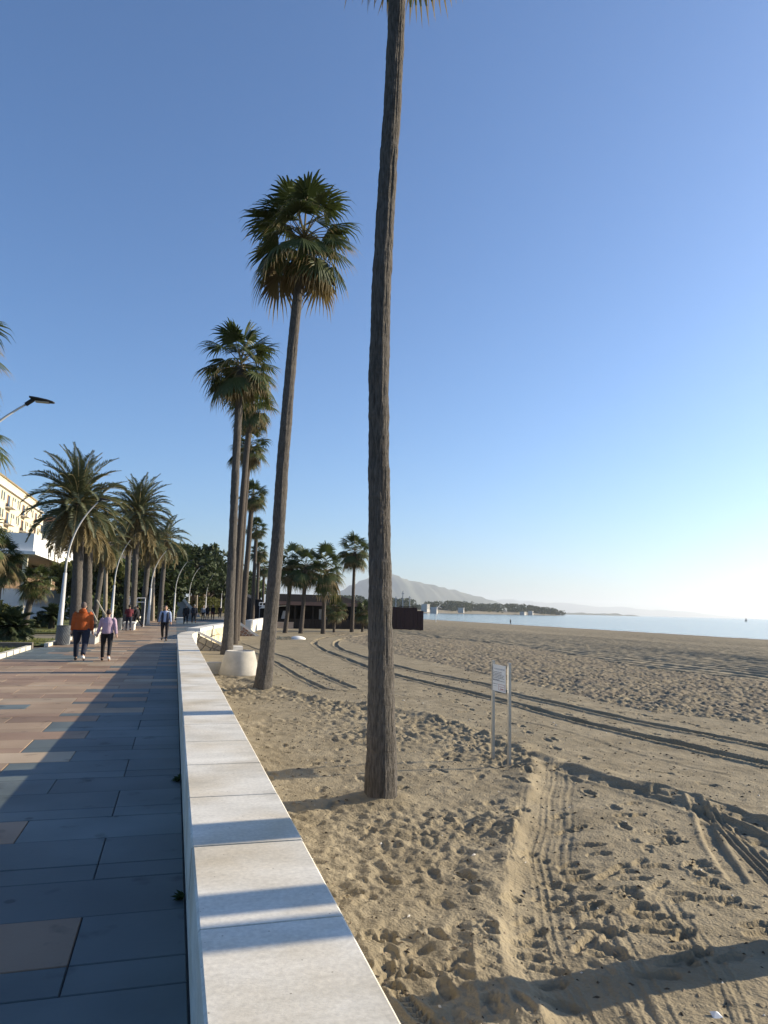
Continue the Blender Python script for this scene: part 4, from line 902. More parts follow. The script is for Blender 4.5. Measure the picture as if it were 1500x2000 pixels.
# ================================================================ NOTICE SIGN
sg = root('beach_notice_sign', (4.86,10.15,-.5), 'white printed notice board on two thin steel posts in the sand', 'sign')
L_, R__ = Vector((4.845,10.41)), Vector((4.871,9.9)); 
def loc(x, y, z): return (x-4.86, y-10.15, z+.0)
zt = AT(968,1290,10.41).z+.5
for (x,y) in [(4.845,10.41),(4.871,9.9)]:
    mb = MB(); w_ = .021; p = loc(x,y,0); mb.box(p[0]-w_,p[0]+w_,p[1]-w_,p[1]+w_,-.3,zt,0,.003); ob('post', mb.mesh('post', STEEL), sg)
mb = MB(); y0, y1 = 9.93-10.15, 10.415-10.15; xb = -.032
z0 = AT(965,1347,10.41).z+.5; z1 = AT(966,1296.5,10.41).z+.5
mb.box(xb-.004, xb, y0, y1, z0, z1); bd_ = ob('board', mb.mesh('board', mat('sign_white', (.70,.70,.68), (.76,.76,.74), 5, .45)), sg)
INK = mat('grey_print', (.16,.16,.17), None); REDP = mat('red_print', (.42,.22,.22), None); BLUEP = mat('pale_print', (.45,.46,.48), None)
hgt = z1-z0; wid = y1-y0
def strip(u0, u1, v0, v1, M, nm='print_line'):   # u from the left edge seen from the promenade, v from the top
    mb = MB(); mb.box(xb-.0056, xb-.0042, y1-u1*wid, y1-u0*wid, z1-v1*hgt, z1-v0*hgt); ob(nm, mb.mesh(nm, M), bd_)
rl = random.Random(4)
strip(.06,.11,.10,.22,BLUEP,'emblem')
def words(u0, u1, v, h_, M):
    u = u0
    while u < u1-.02:
        w_ = rl.uniform(.04,.13); strip(u, min(u+w_,u1), v, v+h_, M); u += w_+.022
words(.18,.92,.13,.055,BLUEP)
for k, (v, e) in enumerate([(.26,.72),(.32,.72),(.375,.9),(.43,.85),(.485,.9),(.55,.6),(.585,.92)]): words(.10, e, v, .022, INK)
words(.10,.42,.72,.02,INK); words(.14,.4,.80,.02,BLUEP)
for (u0,u1,v0,v1) in [(.50,.95,.715,.73),(.50,.95,.93,.945),(.50,.52,.73,.93),(.93,.95,.73,.93),(.56,.88,.80,.82),(.62,.86,.87,.91)]: strip(u0,u1,v0,v1,REDP,'plan_line')
# ================================================================ BEACH BAR AND CONTAINER
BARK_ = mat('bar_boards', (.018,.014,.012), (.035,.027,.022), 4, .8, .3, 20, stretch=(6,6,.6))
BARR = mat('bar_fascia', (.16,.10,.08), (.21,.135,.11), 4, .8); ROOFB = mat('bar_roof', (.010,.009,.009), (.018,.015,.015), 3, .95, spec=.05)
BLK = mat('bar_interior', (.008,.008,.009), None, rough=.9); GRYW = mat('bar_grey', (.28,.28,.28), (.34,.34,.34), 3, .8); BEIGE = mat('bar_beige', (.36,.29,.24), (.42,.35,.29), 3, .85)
def frame(pa, pb):
    """local frame of a straight front from pixel ground points pa to pb: returns f(s, d, z) with s along, d back"""
    a = Vector((pa[0],pa[1],0)); b_ = Vector((pb[0],pb[1],0)); L = (b_-a).length; d = (b_-a)/L; n_ = Vector((-d.y,d.x,0))
    return L, (lambda s_, e_, z_: tuple(a+d*s_+n_*e_+Vector((0,0,z_))))
def fbox(mb, f, s0, s1, e0, e1, z0, z1, mi=0):
    mb.add([f(s0,e0,z0),f(s1,e0,z0),f(s1,e1,z0),f(s0,e1,z0),f(s0,e0,z1),f(s1,e0,z1),f(s1,e1,z1),f(s0,e1,z1)], [(3,2,1,0),(4,5,6,7),(0,1,5,4),(1,2,6,5),(2,3,7,6),(3,0,4,7)], mi)
pa = GS(478,1229.5); pa = Vector((pa.x*78/pa.y,78,0)); pb = Vector((pa.x+18,78,0))
L, f = frame(pa, pb)
def sx_(px): # arc position on the front for a pixel column
    d = ray(px,1210); a = Vector(f(0,0,0)); dd = (Vector(f(1,0,0))-a); 
    den = d.x*dd.y-d.y*dd.x; return (a.y*d.x-a.x*d.y)/(-den) if den else 0
def zz(px, py):
    s_ = sx_(px); p = Vector(f(s_,0,0)); d = ray(px,py); return CAMH+d.z*math.hypot(p.x,p.y)/math.hypot(d.x,d.y)
bar = root('beach_bar', (0,0,0), 'low dark timber beach bar with reddish fascia behind the short palms', 'building')
ZB = -.75
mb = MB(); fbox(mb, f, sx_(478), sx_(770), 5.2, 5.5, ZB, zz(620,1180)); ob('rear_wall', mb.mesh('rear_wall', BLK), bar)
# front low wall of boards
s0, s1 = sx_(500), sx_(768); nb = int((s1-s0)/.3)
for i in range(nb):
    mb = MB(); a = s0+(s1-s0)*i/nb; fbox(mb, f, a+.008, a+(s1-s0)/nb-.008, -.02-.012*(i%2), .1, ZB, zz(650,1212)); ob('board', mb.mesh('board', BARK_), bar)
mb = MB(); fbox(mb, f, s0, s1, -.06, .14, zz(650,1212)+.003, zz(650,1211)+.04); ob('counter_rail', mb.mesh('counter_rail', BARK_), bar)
# roof: shallow slab, falling to the right end
zr, ze = zz(620,1161), zz(620,1177)
q = [(sx_(536),0),(sx_(712),0)]
mb = MB(); a, c, e = sx_(537), sx_(665), sx_(714)
V_ = [f(a,-.9,ze),f(c,-.9,ze),f(e,-.9,ze-.02),f(a,2.5,zr),f(c,2.5,zr),f(e,2.5,ze+.3),f(a,6,ze),f(c,6,ze),f(e,6,ze)]
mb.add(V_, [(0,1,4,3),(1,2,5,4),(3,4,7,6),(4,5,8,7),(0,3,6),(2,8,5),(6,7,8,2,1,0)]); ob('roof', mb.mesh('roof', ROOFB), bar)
mb = MB(); fbox(mb, f, a-.05, e+.05, -.98, -.902, zz(620,1183), ze+.04); ob('fascia', mb.mesh('fascia', BARR), bar)
for px in (540,575,610,640,668,700):
    mb = MB(); s_ = sx_(px); fbox(mb, f, s_-.07, s_+.07, -.3, -.16, zz(650,1211), ze-.05); ob('post', mb.mesh('post', BARK_), bar)
mb = MB(); fbox(mb, f, sx_(624), sx_(636), .3, .5, zz(630,1211), zz(630,1190)); ob('grey_pier', mb.mesh('grey_pier', GRYW), bar)
wn = MB(); fbox(wn, f, sx_(640), sx_(670), .62, .66, zz(650,1209), zz(650,1192)); wf = ob('window', wn.mesh('window', mat('bar_glass', (.02,.025,.03), None, rough=.1, spec=.5)), bar)
for (u0,u1,v0,v1) in [(639,641,1192,1210),(648,649,1192,1210),(669,671,1192,1210),(641,669,1209,1211)]:
    mb = MB(); fbox(mb, f, sx_(u0), sx_(u1), .58, .618, zz(650,v1), zz(650,v0)); ob('window_frame', mb.mesh('window_frame', GRYW), wf)
mb = MB(); q = [(549,1210),(556,1210),(559,1193),(553,1193)]; mb.add([f(sx_(x),.2,zz(x,y)) for x,y in q]+[f(sx_(x),.28,zz(x,y)) for x,y in q], [(0,1,2,3),(7,6,5,4)]+[(i,(i+1)%4,4+(i+1)%4,4+i)[::-1] for i in range(4)])
ob('leaning_panel', mb.mesh('leaning_panel', mat('pale_panel', (.40,.40,.40), None)), bar)
# left annexe, black, with slanted top and flue
an = root('bar_annexe', (0,0,0), 'black annexe with slanting roof and flue left of the beach bar', 'building')
mb = MB(); a, c = sx_(488), sx_(512); zl, zr2 = zz(470,1163), zz(512,1172); kx = ray(465,1200); dp = Vector(f(a,.4,0)).x/(kx.x/kx.y)-78.4
V_ = [f(a,.4,ZB),f(c,.4,ZB),f(c,.4,zr2),f(a,.4,zr2+.15),f(a,.4+dp,ZB),f(c,.4+dp,ZB),f(c,.4+dp,zr2+.8),f(a,.4+dp,zr2+1.0)]
mb.add(V_, [(0,1,2,3),(7,6,5,4),(0,4,5,1),(1,5,6,2),(2,6,7,3),(3,7,4,0)]); ob('walls', mb.mesh('walls', BLK), an)
mb = MB(); fbox(mb, f, sx_(503.5), sx_(509.5), 1, 1.4, zr2-.4, zz(506,1157)); ob('flue', mb.mesh('flue', BLK), an)
mb = MB(); fbox(mb, f, sx_(484), sx_(512), -.1, .36, ZB, zz(500,1211)); ob('low_wall', mb.mesh('low_wall', BARK_), an)
# white folded parasols / canopy frame
cf = root('canopy_frame', (0,0,0), 'white canopy frame on the terrace beside the bar annexe', 'canopy')
for (x0,y0_,x1,y1_) in [(504,1177,520,1177),(504,1183,521,1183),(504,1177,504,1183),(511,1176,509,1188),(505,1188,519,1183),(536,1179,560,1180),(536,1184,558,1183)]:
    mb = MB(); mb.tube([f(sx_(x0),-.5,zz(x0,y0_)), f(sx_(x1),-.45,zz(x1,y1_))], .045, 6); ob('bar', mb.mesh('bar', WHITE), cf)
mb = MB(); fbox(mb, f, sx_(510), sx_(518), -.45, -.2, zz(514,1188), zz(514,1184)); ob('folded_cloth', mb.mesh('folded_cloth', WHITE), cf)
mb = MB(); mb.tube([f(sx_(505),-.5,ZB), f(sx_(505),-.5,zz(505,1177))], .03, 6); ob('pole', mb.mesh('pole', GRYW), cf)
# beige box in front
bx = root('beige_chest', (0,0,0), 'beige storage chest in front of the bar, behind the second palm', 'chest')
mb = MB(); fbox(mb, f, sx_(534.5), sx_(569), -1.6, -.8, ZB, zz(550,1216)); ob('chest_body', mb.mesh('chest_body', BEIGE), bx)
mb = MB(); fbox(mb, f, sx_(534), sx_(569.5), -1.65, -.75, zz(550,1216)+.002, zz(550,1215)+.03); ob('lid', mb.mesh('lid', BEIGE), bx)
# dark red container store on the right
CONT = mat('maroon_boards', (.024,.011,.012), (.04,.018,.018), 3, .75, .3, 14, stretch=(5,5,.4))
ct = root('maroon_store', (0,0,0), 'dark maroon windowless store at the sea end of the bar', 'shed')
pc = GS(768,1230); pc = Vector((pc.x-4,82,0)); pd = Vector((pc.x+10,82,0)); L2, f2 = frame(pc, pd); fs_ = f
def sx2(px):
    d = ray(px,1210); a = Vector(f2(0,0,0)); dd = (Vector(f2(1,0,0))-a); den = d.x*dd.y-d.y*dd.x; return (a.y*d.x-a.x*d.y)/(-den)
def zz2(px, py):
    s_ = sx2(px); p = Vector(f2(s_,0,0)); d = ray(px,py); return CAMH+d.z*math.hypot(p.x,p.y)/math.hypot(d.x,d.y)
for (u0,u1,v) in [(716,815,1185.5),(815.3,827,1193)]:
    k = 12 if u1 == 815 else 2; za = zz2((u0+u1)/2, v)
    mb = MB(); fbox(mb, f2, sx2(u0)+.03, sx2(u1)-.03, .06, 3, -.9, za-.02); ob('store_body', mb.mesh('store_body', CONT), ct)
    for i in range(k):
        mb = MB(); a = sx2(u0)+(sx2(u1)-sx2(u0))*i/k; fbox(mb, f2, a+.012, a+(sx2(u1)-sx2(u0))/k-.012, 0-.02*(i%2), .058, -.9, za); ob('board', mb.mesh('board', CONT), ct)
mb = MB(); fbox(mb, f2, sx2(785), sx2(814), .3, 1.2, zz2(800,1185.5), zz2(800,1184.2)); ob('roof_hatch', mb.mesh('roof_hatch', CONT), ct)
# pale sunlit things on the sand before the bar
a = GS(583,1249); bt = root('upturned_boat', (a.x,a.y,-.52), 'small white upturned boat with netting on the sand before the bar', 'boat')
mb = MB(); K = 8
vs_ = []
for i in range(K+1):
    t_ = i/K; w_ = .42*math.sin(math.pi*min(.12+t_*.85,1))**.6; h_ = .34*math.sin(math.pi*min(.15+t_*.8,1))**.5
    for j in range(7): an_ = math.pi*j/6; vs_.append((-.5+1.0*t_, .7*w_*math.cos(an_), .8*h_*math.sin(an_)))
mb.add(vs_, [(i*7+j,(i+1)*7+j,(i+1)*7+j+1,i*7+j+1) for i in range(K) for j in range(6)]+[tuple(range(7)), tuple(reversed(range(K*7,K*7+7)))]); o = ob('hull', mb.mesh('hull', WHITE, True), bt)
mb = MB(); r_ = random.Random(2)
for i in range(60): x, y, z = r_.uniform(-1.7,-.5), r_.uniform(-.5,.4), r_.uniform(.0,.22); mb.tube([(x,y,z),(x+r_.uniform(-.3,.3),y+r_.uniform(-.3,.3),r_.uniform(0,.25))], .012, 3)
ob('netting', mb.mesh('netting', mat('net', (.12,.14,.13), None)), bt)
# ================================================================ BUILDINGS ON THE LEFT
CREAM = mat('cream_render', (.60,.52,.37), (.67,.59,.43), .6, .9); CREAM2 = mat('pink_render', (.50,.34,.24), (.56,.40,.29), .6, .9)
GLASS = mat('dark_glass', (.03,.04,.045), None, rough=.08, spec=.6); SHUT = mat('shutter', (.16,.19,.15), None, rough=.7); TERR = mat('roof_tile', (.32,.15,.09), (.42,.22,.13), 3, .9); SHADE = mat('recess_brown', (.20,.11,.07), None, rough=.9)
def block(x1, y0, y1, z1, depth, label, M, storeys, bays, seed, roofcol=TERR, name='apartment_building'):
    """seafront facade in the plane x = x1 (faces +x), running y0..y1"""
    t = root(name, (x1,y0,0), label, 'building'); L = y1-y0; r_ = random.Random(seed); sh = z1/storeys; bw = L/bays
    mb = MB(); mb.box(-depth, 0, 0, L, -.2, z1); ob('wall', mb.mesh('wall', M), t)
    mb = MB(); mb.box(-depth-.3, .45, -.3, L+.3, z1+.003, z1+.35); ob('cornice', mb.mesh('cornice', CONC), t)
    rf = MB(); rf.box(-depth+.5, -1.0, .5, L-.5, z1+.353, z1+2.4); rf = ob('roof_storey', rf.mesh('roof_storey', M), t)
    mb = MB(); mb.add([(-depth,0,z1+2.403),(-.5,0,z1+2.403),(-.5,L,z1+2.403),(-depth,L,z1+2.403),(-depth/2,1.5,z1+3.6),(-depth/2,L-1.5,z1+3.6)], [(0,1,4),(1,2,5,4),(2,3,5),(3,0,4,5),(3,2,1,0)]); ob('roof', mb.mesh('roof', roofcol), t)
    wm = {}
    def m_(k, w_, h_, M_):
        if k not in wm: q = MB(); q.box(.0, .06, -w_/2, w_/2, 0, h_); wm[k] = q.mesh(k, M_)
        return wm[k]
    sl = MB(); sl.box(.0, 1.15, -bw*.44, bw*.44, -.18, 0); slm = sl.mesh('balcony_slab', CONC); ra_ = MB(); ra_.box(1.05, 1.15, -bw*.44, bw*.44, .002, 1.0); ram = ra_.mesh('parapet', M)
    for s_ in range(storeys):
        for b_ in range(bays):
            y = (b_+.5)*bw; z = s_*sh
            if (b_+seed) % 3 == 0:
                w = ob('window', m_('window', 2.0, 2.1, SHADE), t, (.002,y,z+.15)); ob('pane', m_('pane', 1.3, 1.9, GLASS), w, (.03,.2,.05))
                o = ob('balcony', slm, t, (.002,y,z+.1)); ob('parapet', ram, o)
            else:
                for dy in (-bw*.2, bw*.2):
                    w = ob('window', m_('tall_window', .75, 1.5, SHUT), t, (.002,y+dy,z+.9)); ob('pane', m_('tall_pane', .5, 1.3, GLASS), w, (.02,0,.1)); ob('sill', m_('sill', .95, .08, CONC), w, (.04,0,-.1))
    return t
block(-29, 100, 168, 20.6, 14, 'long cream apartment building with balconies behind the left palms', CREAM, 7, 16, 1, CREAM)
block(-22, 176, 225, 17.5, 14, 'second cream apartment building glimpsed between the palm crowns', CREAM, 6, 11, 2)
block(-14, 260, 320, 21, 16, 'distant pink roofed apartment block above the dark trees', CREAM2, 6, 12, 3)
# white pavilion with cantilevered slab
pv = root('white_pavilion', (0,0,0), 'white pavilion with a cantilevered upper slab on thin columns behind the lawn', 'building')
X0 = -14.2
za = 6.55; zb = 8.3
mb = MB(); mb.box(-30,-13.6,76,122,za,zb); ob('upper_slab', mb.mesh('upper_slab', WHITE), pv)
mb = MB(); mb.box(-30,-13.3,75.6,122.4,za-.32,za-.003); ob('slab_edge', mb.mesh('slab_edge', WHITE), pv)
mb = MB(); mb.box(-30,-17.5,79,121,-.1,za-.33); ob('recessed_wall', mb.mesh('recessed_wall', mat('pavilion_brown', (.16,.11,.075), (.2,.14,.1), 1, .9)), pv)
for yy in (77,92,107,120):
    mb = MB(); mb.box(-14.6,-14.2,yy,yy+.4,-.1,za-.33); ob('column', mb.mesh('column', mat('column_cream', (.62,.58,.45), None)), pv)
mb = MB(); mb.obox((-17.2,78.2),(-11.4,85.2),.3,-.1,2.95); ob('white_wall', mb.mesh('white_wall', WHITE), pv)
# ================================================================ HEADLAND, MOUNTAINS
hl = MB(); HL = []
for i in range(41):
    t_ = i/40; px = 660+(1118-660)*t_; Yd = 900+500*t_; a = AT(px,1196,Yd); HL.append((a.x,a.y))
for i in range(40):
    (x0,y0),(x1,y1) = HL[i], HL[i+1]; h0 = 5*min(1,(40-i)/6); h1 = 5*min(1,(39-i)/6)
    hl.add([(x0,y0,-2.4),(x1,y1,-2.4),(x1,y1+30,h1-2),(x0,y0+30,h0-2),(x1-20,y1+320,h1+4),(x0-20,y0+320,h0+4)], [(0,1,2,3),(3,2,4,5)])
ob('headland', hl.mesh('headland', EARTH), kind='structure')
nw = 3600; r = np.random.default_rng(4); lob = []
for i in range(300):
    t_ = r.random(); k = min(int(t_*40), 39); x, y = HL[k]; f_ = t_*40-k; x += (HL[k+1][0]-x)*f_; y += (HL[k+1][1]-y)*f_; d_ = r.random()*90
    hgt_ = (14+8*abs(math.sin(t_*13+.8))*(.5+.5*r.random()))*min(1,(1.03-t_)*9)
    if .36 < t_ < .44: hgt_ *= .5
    for q in range(2): lob.append((x+r.normal()*5, y+18+d_+r.normal()*5, hgt_*(.35+.42*q), 4.5+2.5*r.random()))
ob('headland_wood', crown_mesh(lob, 70000, 1.25, 9, PINE, 'headland_wood'), None, label='dark wooded belt along the far headland', cat='wood', kind='stuff')
HWH = mat('headland_render', (.42,.40,.36), (.50,.48,.44), .2, .85)
def hb(px0, px1, pytop, pybot, Yd, label, st, M=HWH):
    a = AT(px0,pybot,Yd); c = AT(px1,pybot,Yd); t = AT(px0,pytop,Yd); bld = root('seaside_building', (a.x,a.y,a.z), label, 'building', 'white buildings on the headland', rz=.75); bld.scale = (.68,.68,.72); w_ = (c-a).length; h_ = t.z-a.z
    mb = MB(); mb.box(0,w_,0,14,-6,h_); ob('wall', mb.mesh('wall', M), bld)
    mb = MB(); mb.box(-.4,w_+.4,-.4,14.4,h_+.02,h_+.7); ob('roof', mb.mesh('roof', M), bld); n_ = max(2,int(w_/6))
    q = MB(); q.box(0,w_/n_*.55,-.15,.0,0,h_/st*.5); qm = q.mesh('window', GLASS)
    for s_ in range(st):
        for i in range(n_): ob('window', qm, bld, (w_/n_*(i+.22), -.02, h_/st*(s_+.28)))
hb(834,850,1177,1190,985,'white terraced hotel at the left of the headland, above the maroon store',4)
hb(852,862,1184,1193,960,'low white building right of the terraced hotel',2)
hb(905,911,1186,1192,1070,'small white house among the headland trees',2)
hb(1024,1040,1194,1199,1275,'white waterside house near the headland tip',1); hb(1040,1047,1192,1198.5,1290,'white gabled house near the headland tip',1)
# masts above the wood
for (px,py0,py1,lb) in [(786.5,1154,1185,'tall thin mast above the headland trees'),(800,1164,1185,'short mast right of the tall one'),(773,1165,1185,'short mast left of the tall one')]:
    a = AT(px,py1,900); c = AT(px,py0,900); t = root('mast', tuple(a), lb, 'mast', 'masts above the headland'); mb = MB(); mb.tube([(0,0,-6),(0,0,c.z-a.z)], [.9,.6], 6); ob('pole', mb.mesh('pole', GRYW), t)
    mb = MB(); mb.box(-1.6,1.6,-.4,.4,(c.z-a.z)*.8,(c.z-a.z)*.86); ob('crossarm', mb.mesh('crossarm', GRYW), t)
def ridge_m(name, prof, Yd, depth, M, seed):
    r = np.random.default_rng(seed); mb = MB(); pts = []
    xs = np.linspace(prof[0][0], prof[-1][0], 90); ysp = np.interp(xs, [p[0] for p in prof], [p[1] for p in prof])
    rows_ = 9; vs_ = []
    for k in range(rows_):
        u = k/(rows_-1)          # 0 foot, .5 crest, 1 back foot
        for x, y in zip(xs, ysp):
            y2 = y+ (fbm(np.array([x]), np.array([0.]), 14, seed, 4)[0])*3.0
            a = AT(x, y2, Yd); hgt_ = max(a.z+2, .5); s_ = math.sin(math.pi*u)**1.3; jag = 1+.22*(fbm(np.array([x*1.]), np.array([u*40]), 9, seed+5, 3)[0])*(1-abs(2*u-1)**2)*(0 if abs(u-.5) < .01 else 1)
            vs_.append((a.x, a.y+(u-.5)*depth, -4+hgt_*s_*jag+2*s_))
    n_ = len(xs); mb.add(vs_, [(k*n_+i, k*n_+i+1, (k+1)*n_+i+1, (k+1)*n_+i) for k in range(rows_-1) for i in range(n_-1)])
    ob(name, mb.mesh(name, M, True), kind='structure')
MOUNT = mat('mountain_slope', (.07,.085,.06), (.14,.14,.10), .004, .95)
ridge_m('mountain', [(560,1188),(620,1172),(680,1148),(720,1130),(752,1118),(768,1122),(785,1130),(820,1136),(850,1147),(900,1157),(940,1168),(968,1178),(1010,1190)], 7600, 1900, MOUNT, 31)
ridge_m('far_mountain', [(860,1186),(940,1178),(990,1171),(1040,1176),(1100,1178),(1140,1184),(1190,1186),(1215,1185),(1260,1191),(1320,1194),(1370,1199),(1420,1204)], 18000, 2500, MOUNT, 37)
ridge_m('low_cape', [(1085,1199),(1110,1197),(1150,1197),(1190,1199),(1222,1201.5),(1235,1203)], 4800, 250, MOUNT, 41)
# sail boat and beach post
a = AT(1457,1212.5,700); sb = root('sail_boat', (a.x,a.y,-2.1), 'tiny dark sailing boat on the sea at the right', 'boat')
mb = MB(); mb.add([(-1.5,0,.1),(1.9,0,.3),(1.2,.7,.7),(-1.5,.7,.7),(1.2,-.7,.7),(-1.5,-.7,.7),(2.3,0,.8)], [(0,1,6,2,3),(0,5,4,6,1),(0,3,5),(3,2,6,4,5)]); ob('hull', mb.mesh('hull', DARK), sb)
mb = MB(); mb.tube([(.2,0,.6),(.2,0,5)], .06, 5); ob('mast', mb.mesh('mast', DARK), sb); mb = MB(); mb.add([(.15,.0,1),(-1.4,.1,1),(.15,0,4.6)], [(0,1,2)]); mb.add([(.3,0,1),(1.8,.1,.9),(.3,0,4.2)], [(0,1,2)]); ob('sail', mb.mesh('sail', mat('dark_sail', (.12,.12,.13), None)), sb)
a = GS(851,1216); bp_ = root('beach_pole', (a.x,a.y,zs(a.x)), 'thin pale leaning pole standing near the water', 'pole'); mb = MB(); mb.tube([(0,0,-.3),(.25,0,4.2)], .06, 6); ob('pole', mb.mesh('pole', WHITE), bp_); mb = MB(); mb.box(.05,.45,-.02,.02,3.6,4.1); ob('marker', mb.mesh('marker', WHITE), bp_)
# ================================================================ PEOPLE
SKIN = mat('skin', (.42,.25,.17), (.50,.31,.22), 8, .6); HAIRD = mat('dark_hair', (.02,.015,.012), (.04,.03,.025), 20, .6); HAIRG = mat('grey_hair', (.22,.20,.19), (.32,.30,.28), 20, .7)
def cloth(nm, c): return mat(nm, tuple(x*.82 for x in c), c, 5, .85, .35, 9, bdist=.03)
BLACKT = cloth('black_trousers', (.016,.016,.020)); NAVYT = cloth('navy_trousers', (.02,.025,.045)); SHOEW = mat('white_trainer', (.72,.72,.70), None); SHOEB = mat('black_trainer', (.02,.02,.022), None)
TS = bpy.data.scenes.new('tmp')
def remesh(mb, name, M, vox, sm=4):
    me = mb.mesh(name, M); o = bpy.data.objects.new('tmp', me); TS.collection.objects.link(o)
    md = o.modifiers.new('r', 'REMESH'); md.mode = 'VOXEL'; md.voxel_size = vox
    if sm: s_ = o.modifiers.new('s', 'SMOOTH'); s_.iterations = sm; s_.factor = .5
    TS.view_layers[0].update(); dg = TS.view_layers[0].depsgraph
    me2 = bpy.data.meshes.new_from_object(o.evaluated_get(dg)); bpy.data.objects.remove(o); bpy.data.meshes.remove(me)
    me2.name = name; me2.materials.clear(); me2.materials.append(M); me2.polygons.foreach_set('use_smooth', [True]*len(me2.polygons)); return me2
def person(loc, face, h, label, top, legs, hair, stride=.35, girth=1.0, arms=((.25,.12),(-.3,.12)), shoes=(SHOEB,SHOEB), vox=.016, hat=None, group=None, elbow=.25, extra=None, lean=0, skirt=0):
    """faces +Y locally; arms = (swing forward, outward) for left (x<0) and right (x>0)"""
    t = root('person', loc, label, 'person', group, face); k = h/1.75; t.scale = (k,k,k)
    V3 = Vector; body = MB(); trs = MB(); jk = MB()
    legsj = {}
    for s, a in ((-1,stride),(1,-stride)):
        hip = V3((s*.095*girth,0,.93)); b_ = a-.12 if a > 0 else a-.45
        kn = hip+V3((s*.012,math.sin(a)*.43,-math.cos(a)*.43)); an = kn+V3((0,math.sin(b_)*.42,-math.cos(b_)*.42)); legsj[s] = (hip,kn,an,a)
    low = min(j[2].z for j in legsj.values()); dz = .085-low
    up = V3((0,0,dz))
    for s,(hip,kn,an,a) in legsj.items():
        hip, kn, an = hip+up, kn+up, an+up
        body.tube([hip,kn,an], [.07,.05,.036], 8)
        tilt = -.55 if a < 0 else .12
        toe = an+V3((s*.02,math.cos(tilt)*.16,math.sin(tilt)*.16-.05)); heel = an+V3((0,-.05,-.05))
        body.tube([an+V3((0,0,.03)),an+V3((0,.01,-.04)),toe-V3((0,.02,0))], [.036,.04,.03], 8)
        kt = kn.lerp(an,.5)+V3((0,-.012,0))
        trs.tube([hip+V3((0,0,.02)),hip.lerp(kn,.5),kn,kt,an+V3((0,0,.035))], [.105*girth,.088*girth,.068*girth,.062*girth,.055*girth], 12)
        sh = MB(); sh.tube([heel+V3((0,-.02,.012)),an+V3((0,.01,-.028)),an.lerp(toe,.6)+V3((0,0,-.008)),toe], [.035,.052,.048,.03], 10, ell=[(1,1),(.9,1),(1,.8),(1,.7)])
        ob('shoe', remesh(sh, 'shoe', shoes[0 if s < 0 else 1], .014, 2), t)
    pel = V3((0,0,.97))+up; ch = V3((0,lean*.25,1.27))+up; nk = V3((0,lean*.45,1.49))+up; hd = V3((0,lean*.55+.015,1.635))+up
    g = girth
    body.tube([pel,pel.lerp(ch,.5),ch,nk-V3((0,0,.04))], [.13*g,.12*g,.14*g,.06], 12, ell=[(1,.8),(1,.8),(1.1,.75),(1,1)])
    body.tube([nk-V3((0,0,.08)),nk+V3((0,.005,.08))], [.058,.052], 10)
    body.ball(hd, (.076,.095,.118), 14, 10); body.ball(hd+V3((0,.045,-.07)), (.05,.05,.05), 10, 8); body.ball(hd+V3((0,.098,-.012)), (.014,.022,.026), 6, 5)
    for s in (-1,1): body.ball(hd+V3((s*.078,-.005,-.012)), (.012,.022,.032), 6, 5)
    trs.tube([pel+V3((0,0,-.10)),pel+V3((0,0,.0)),pel+V3((0,0,.10))], [.135*g,.155*g,.145*g], 14, ell=[(1.1,.85),(1.1,.85),(1.05,.8)])
    hem = pel+V3((0,0,-.04-skirt))
    jk.tube([hem,pel+V3((0,0,.05)),pel.lerp(ch,.55),ch+V3((0,0,.03)),nk-V3((0,0,.07)),nk+V3((0,0,.0))], [.165*g,.168*g,.162*g,.178*g,.135*g,.068], 16, ell=[(1.08,.85),(1.06,.86),(1.02,.84),(1.1,.76),(1.15,.7),(1,1)])
    for s, (sw_, out) in ((-1,arms[0]),(1,arms[1])):
        sh_ = V3((s*.185*(.6+.4*g),0,1.425))+up+V3((0,lean*.38,0))
        d1 = V3((s*math.sin(out),math.sin(sw_)*math.cos(out),-math.cos(sw_)*math.cos(out))); el = sh_+d1*.29
        s2 = sw_+elbow; d2 = V3((s*math.sin(out*.8),math.sin(s2),-math.cos(s2))).normalized(); wr = el+d2*.25
        body.tube([sh_,el,wr], [.05,.04,.029], 8)
        jk.tube([sh_+V3((-s*.05,0,.005)),sh_+d1*.05,el,wr-d2*.02], [.078*g**.5,.073*g**.5,.058*g**.5,.044], 12)
        # hand: palm, four fingers, thumb from the side
        side = V3((0,1,0)) if abs(d2.y) < .8 else V3((0,0,1)); side = (side-d2*side.dot(d2)).normalized(); inn = side.cross(d2)*(-s)
        pm = wr+d2*.055; body.tube([wr-d2*.01,wr+d2*.03,wr+d2*.085], [.026,.034,.032], 8, ell=[(1,1),(1,1),(1,1)])
        for q in range(4):
            b0 = wr+d2*.08+side*(.027-.018*q); ln = (.066,.076,.072,.056)[q]; b1 = b0+d2*ln*.55+inn*.012; b2 = b1+d2*ln*.35+inn*.028
            body.tube([b0-d2*.02,b0,b1,b2], [.0095,.0095,.009,.0075], 6)
        b0 = wr+d2*.03+side*.028; body.tube([b0,b0+side*.03+d2*.025+inn*.01,b0+side*.036+d2*.058+inn*.022], [.0115,.0105,.009], 6)
    ob('body', remesh(body, 'body', SKIN, vox*.62 if vox < .02 else vox, 2), t)
    ob('jacket', remesh(jk, 'jacket', top, vox, 5), t); ob('trousers', remesh(trs, 'trousers', legs, vox, 4), t)
    hm = MB(); hm.ball(hd+V3((0,-.016,.022)), (.084,.098,.108), 16, 10)
    # cut the face free
    keep = [i for i,f_ in enumerate(hm.f) if not all(hm.v[j][1] > hd.y+.035 and hm.v[j][2] < hd.z+.06 for j in f_)]
    hm.f = [hm.f[i] for i in keep]; hm.m = [hm.m[i] for i in keep]
    ob('hat' if hat else 'hair', hm.mesh('hat' if hat else 'hair', hat or hair, True), t)
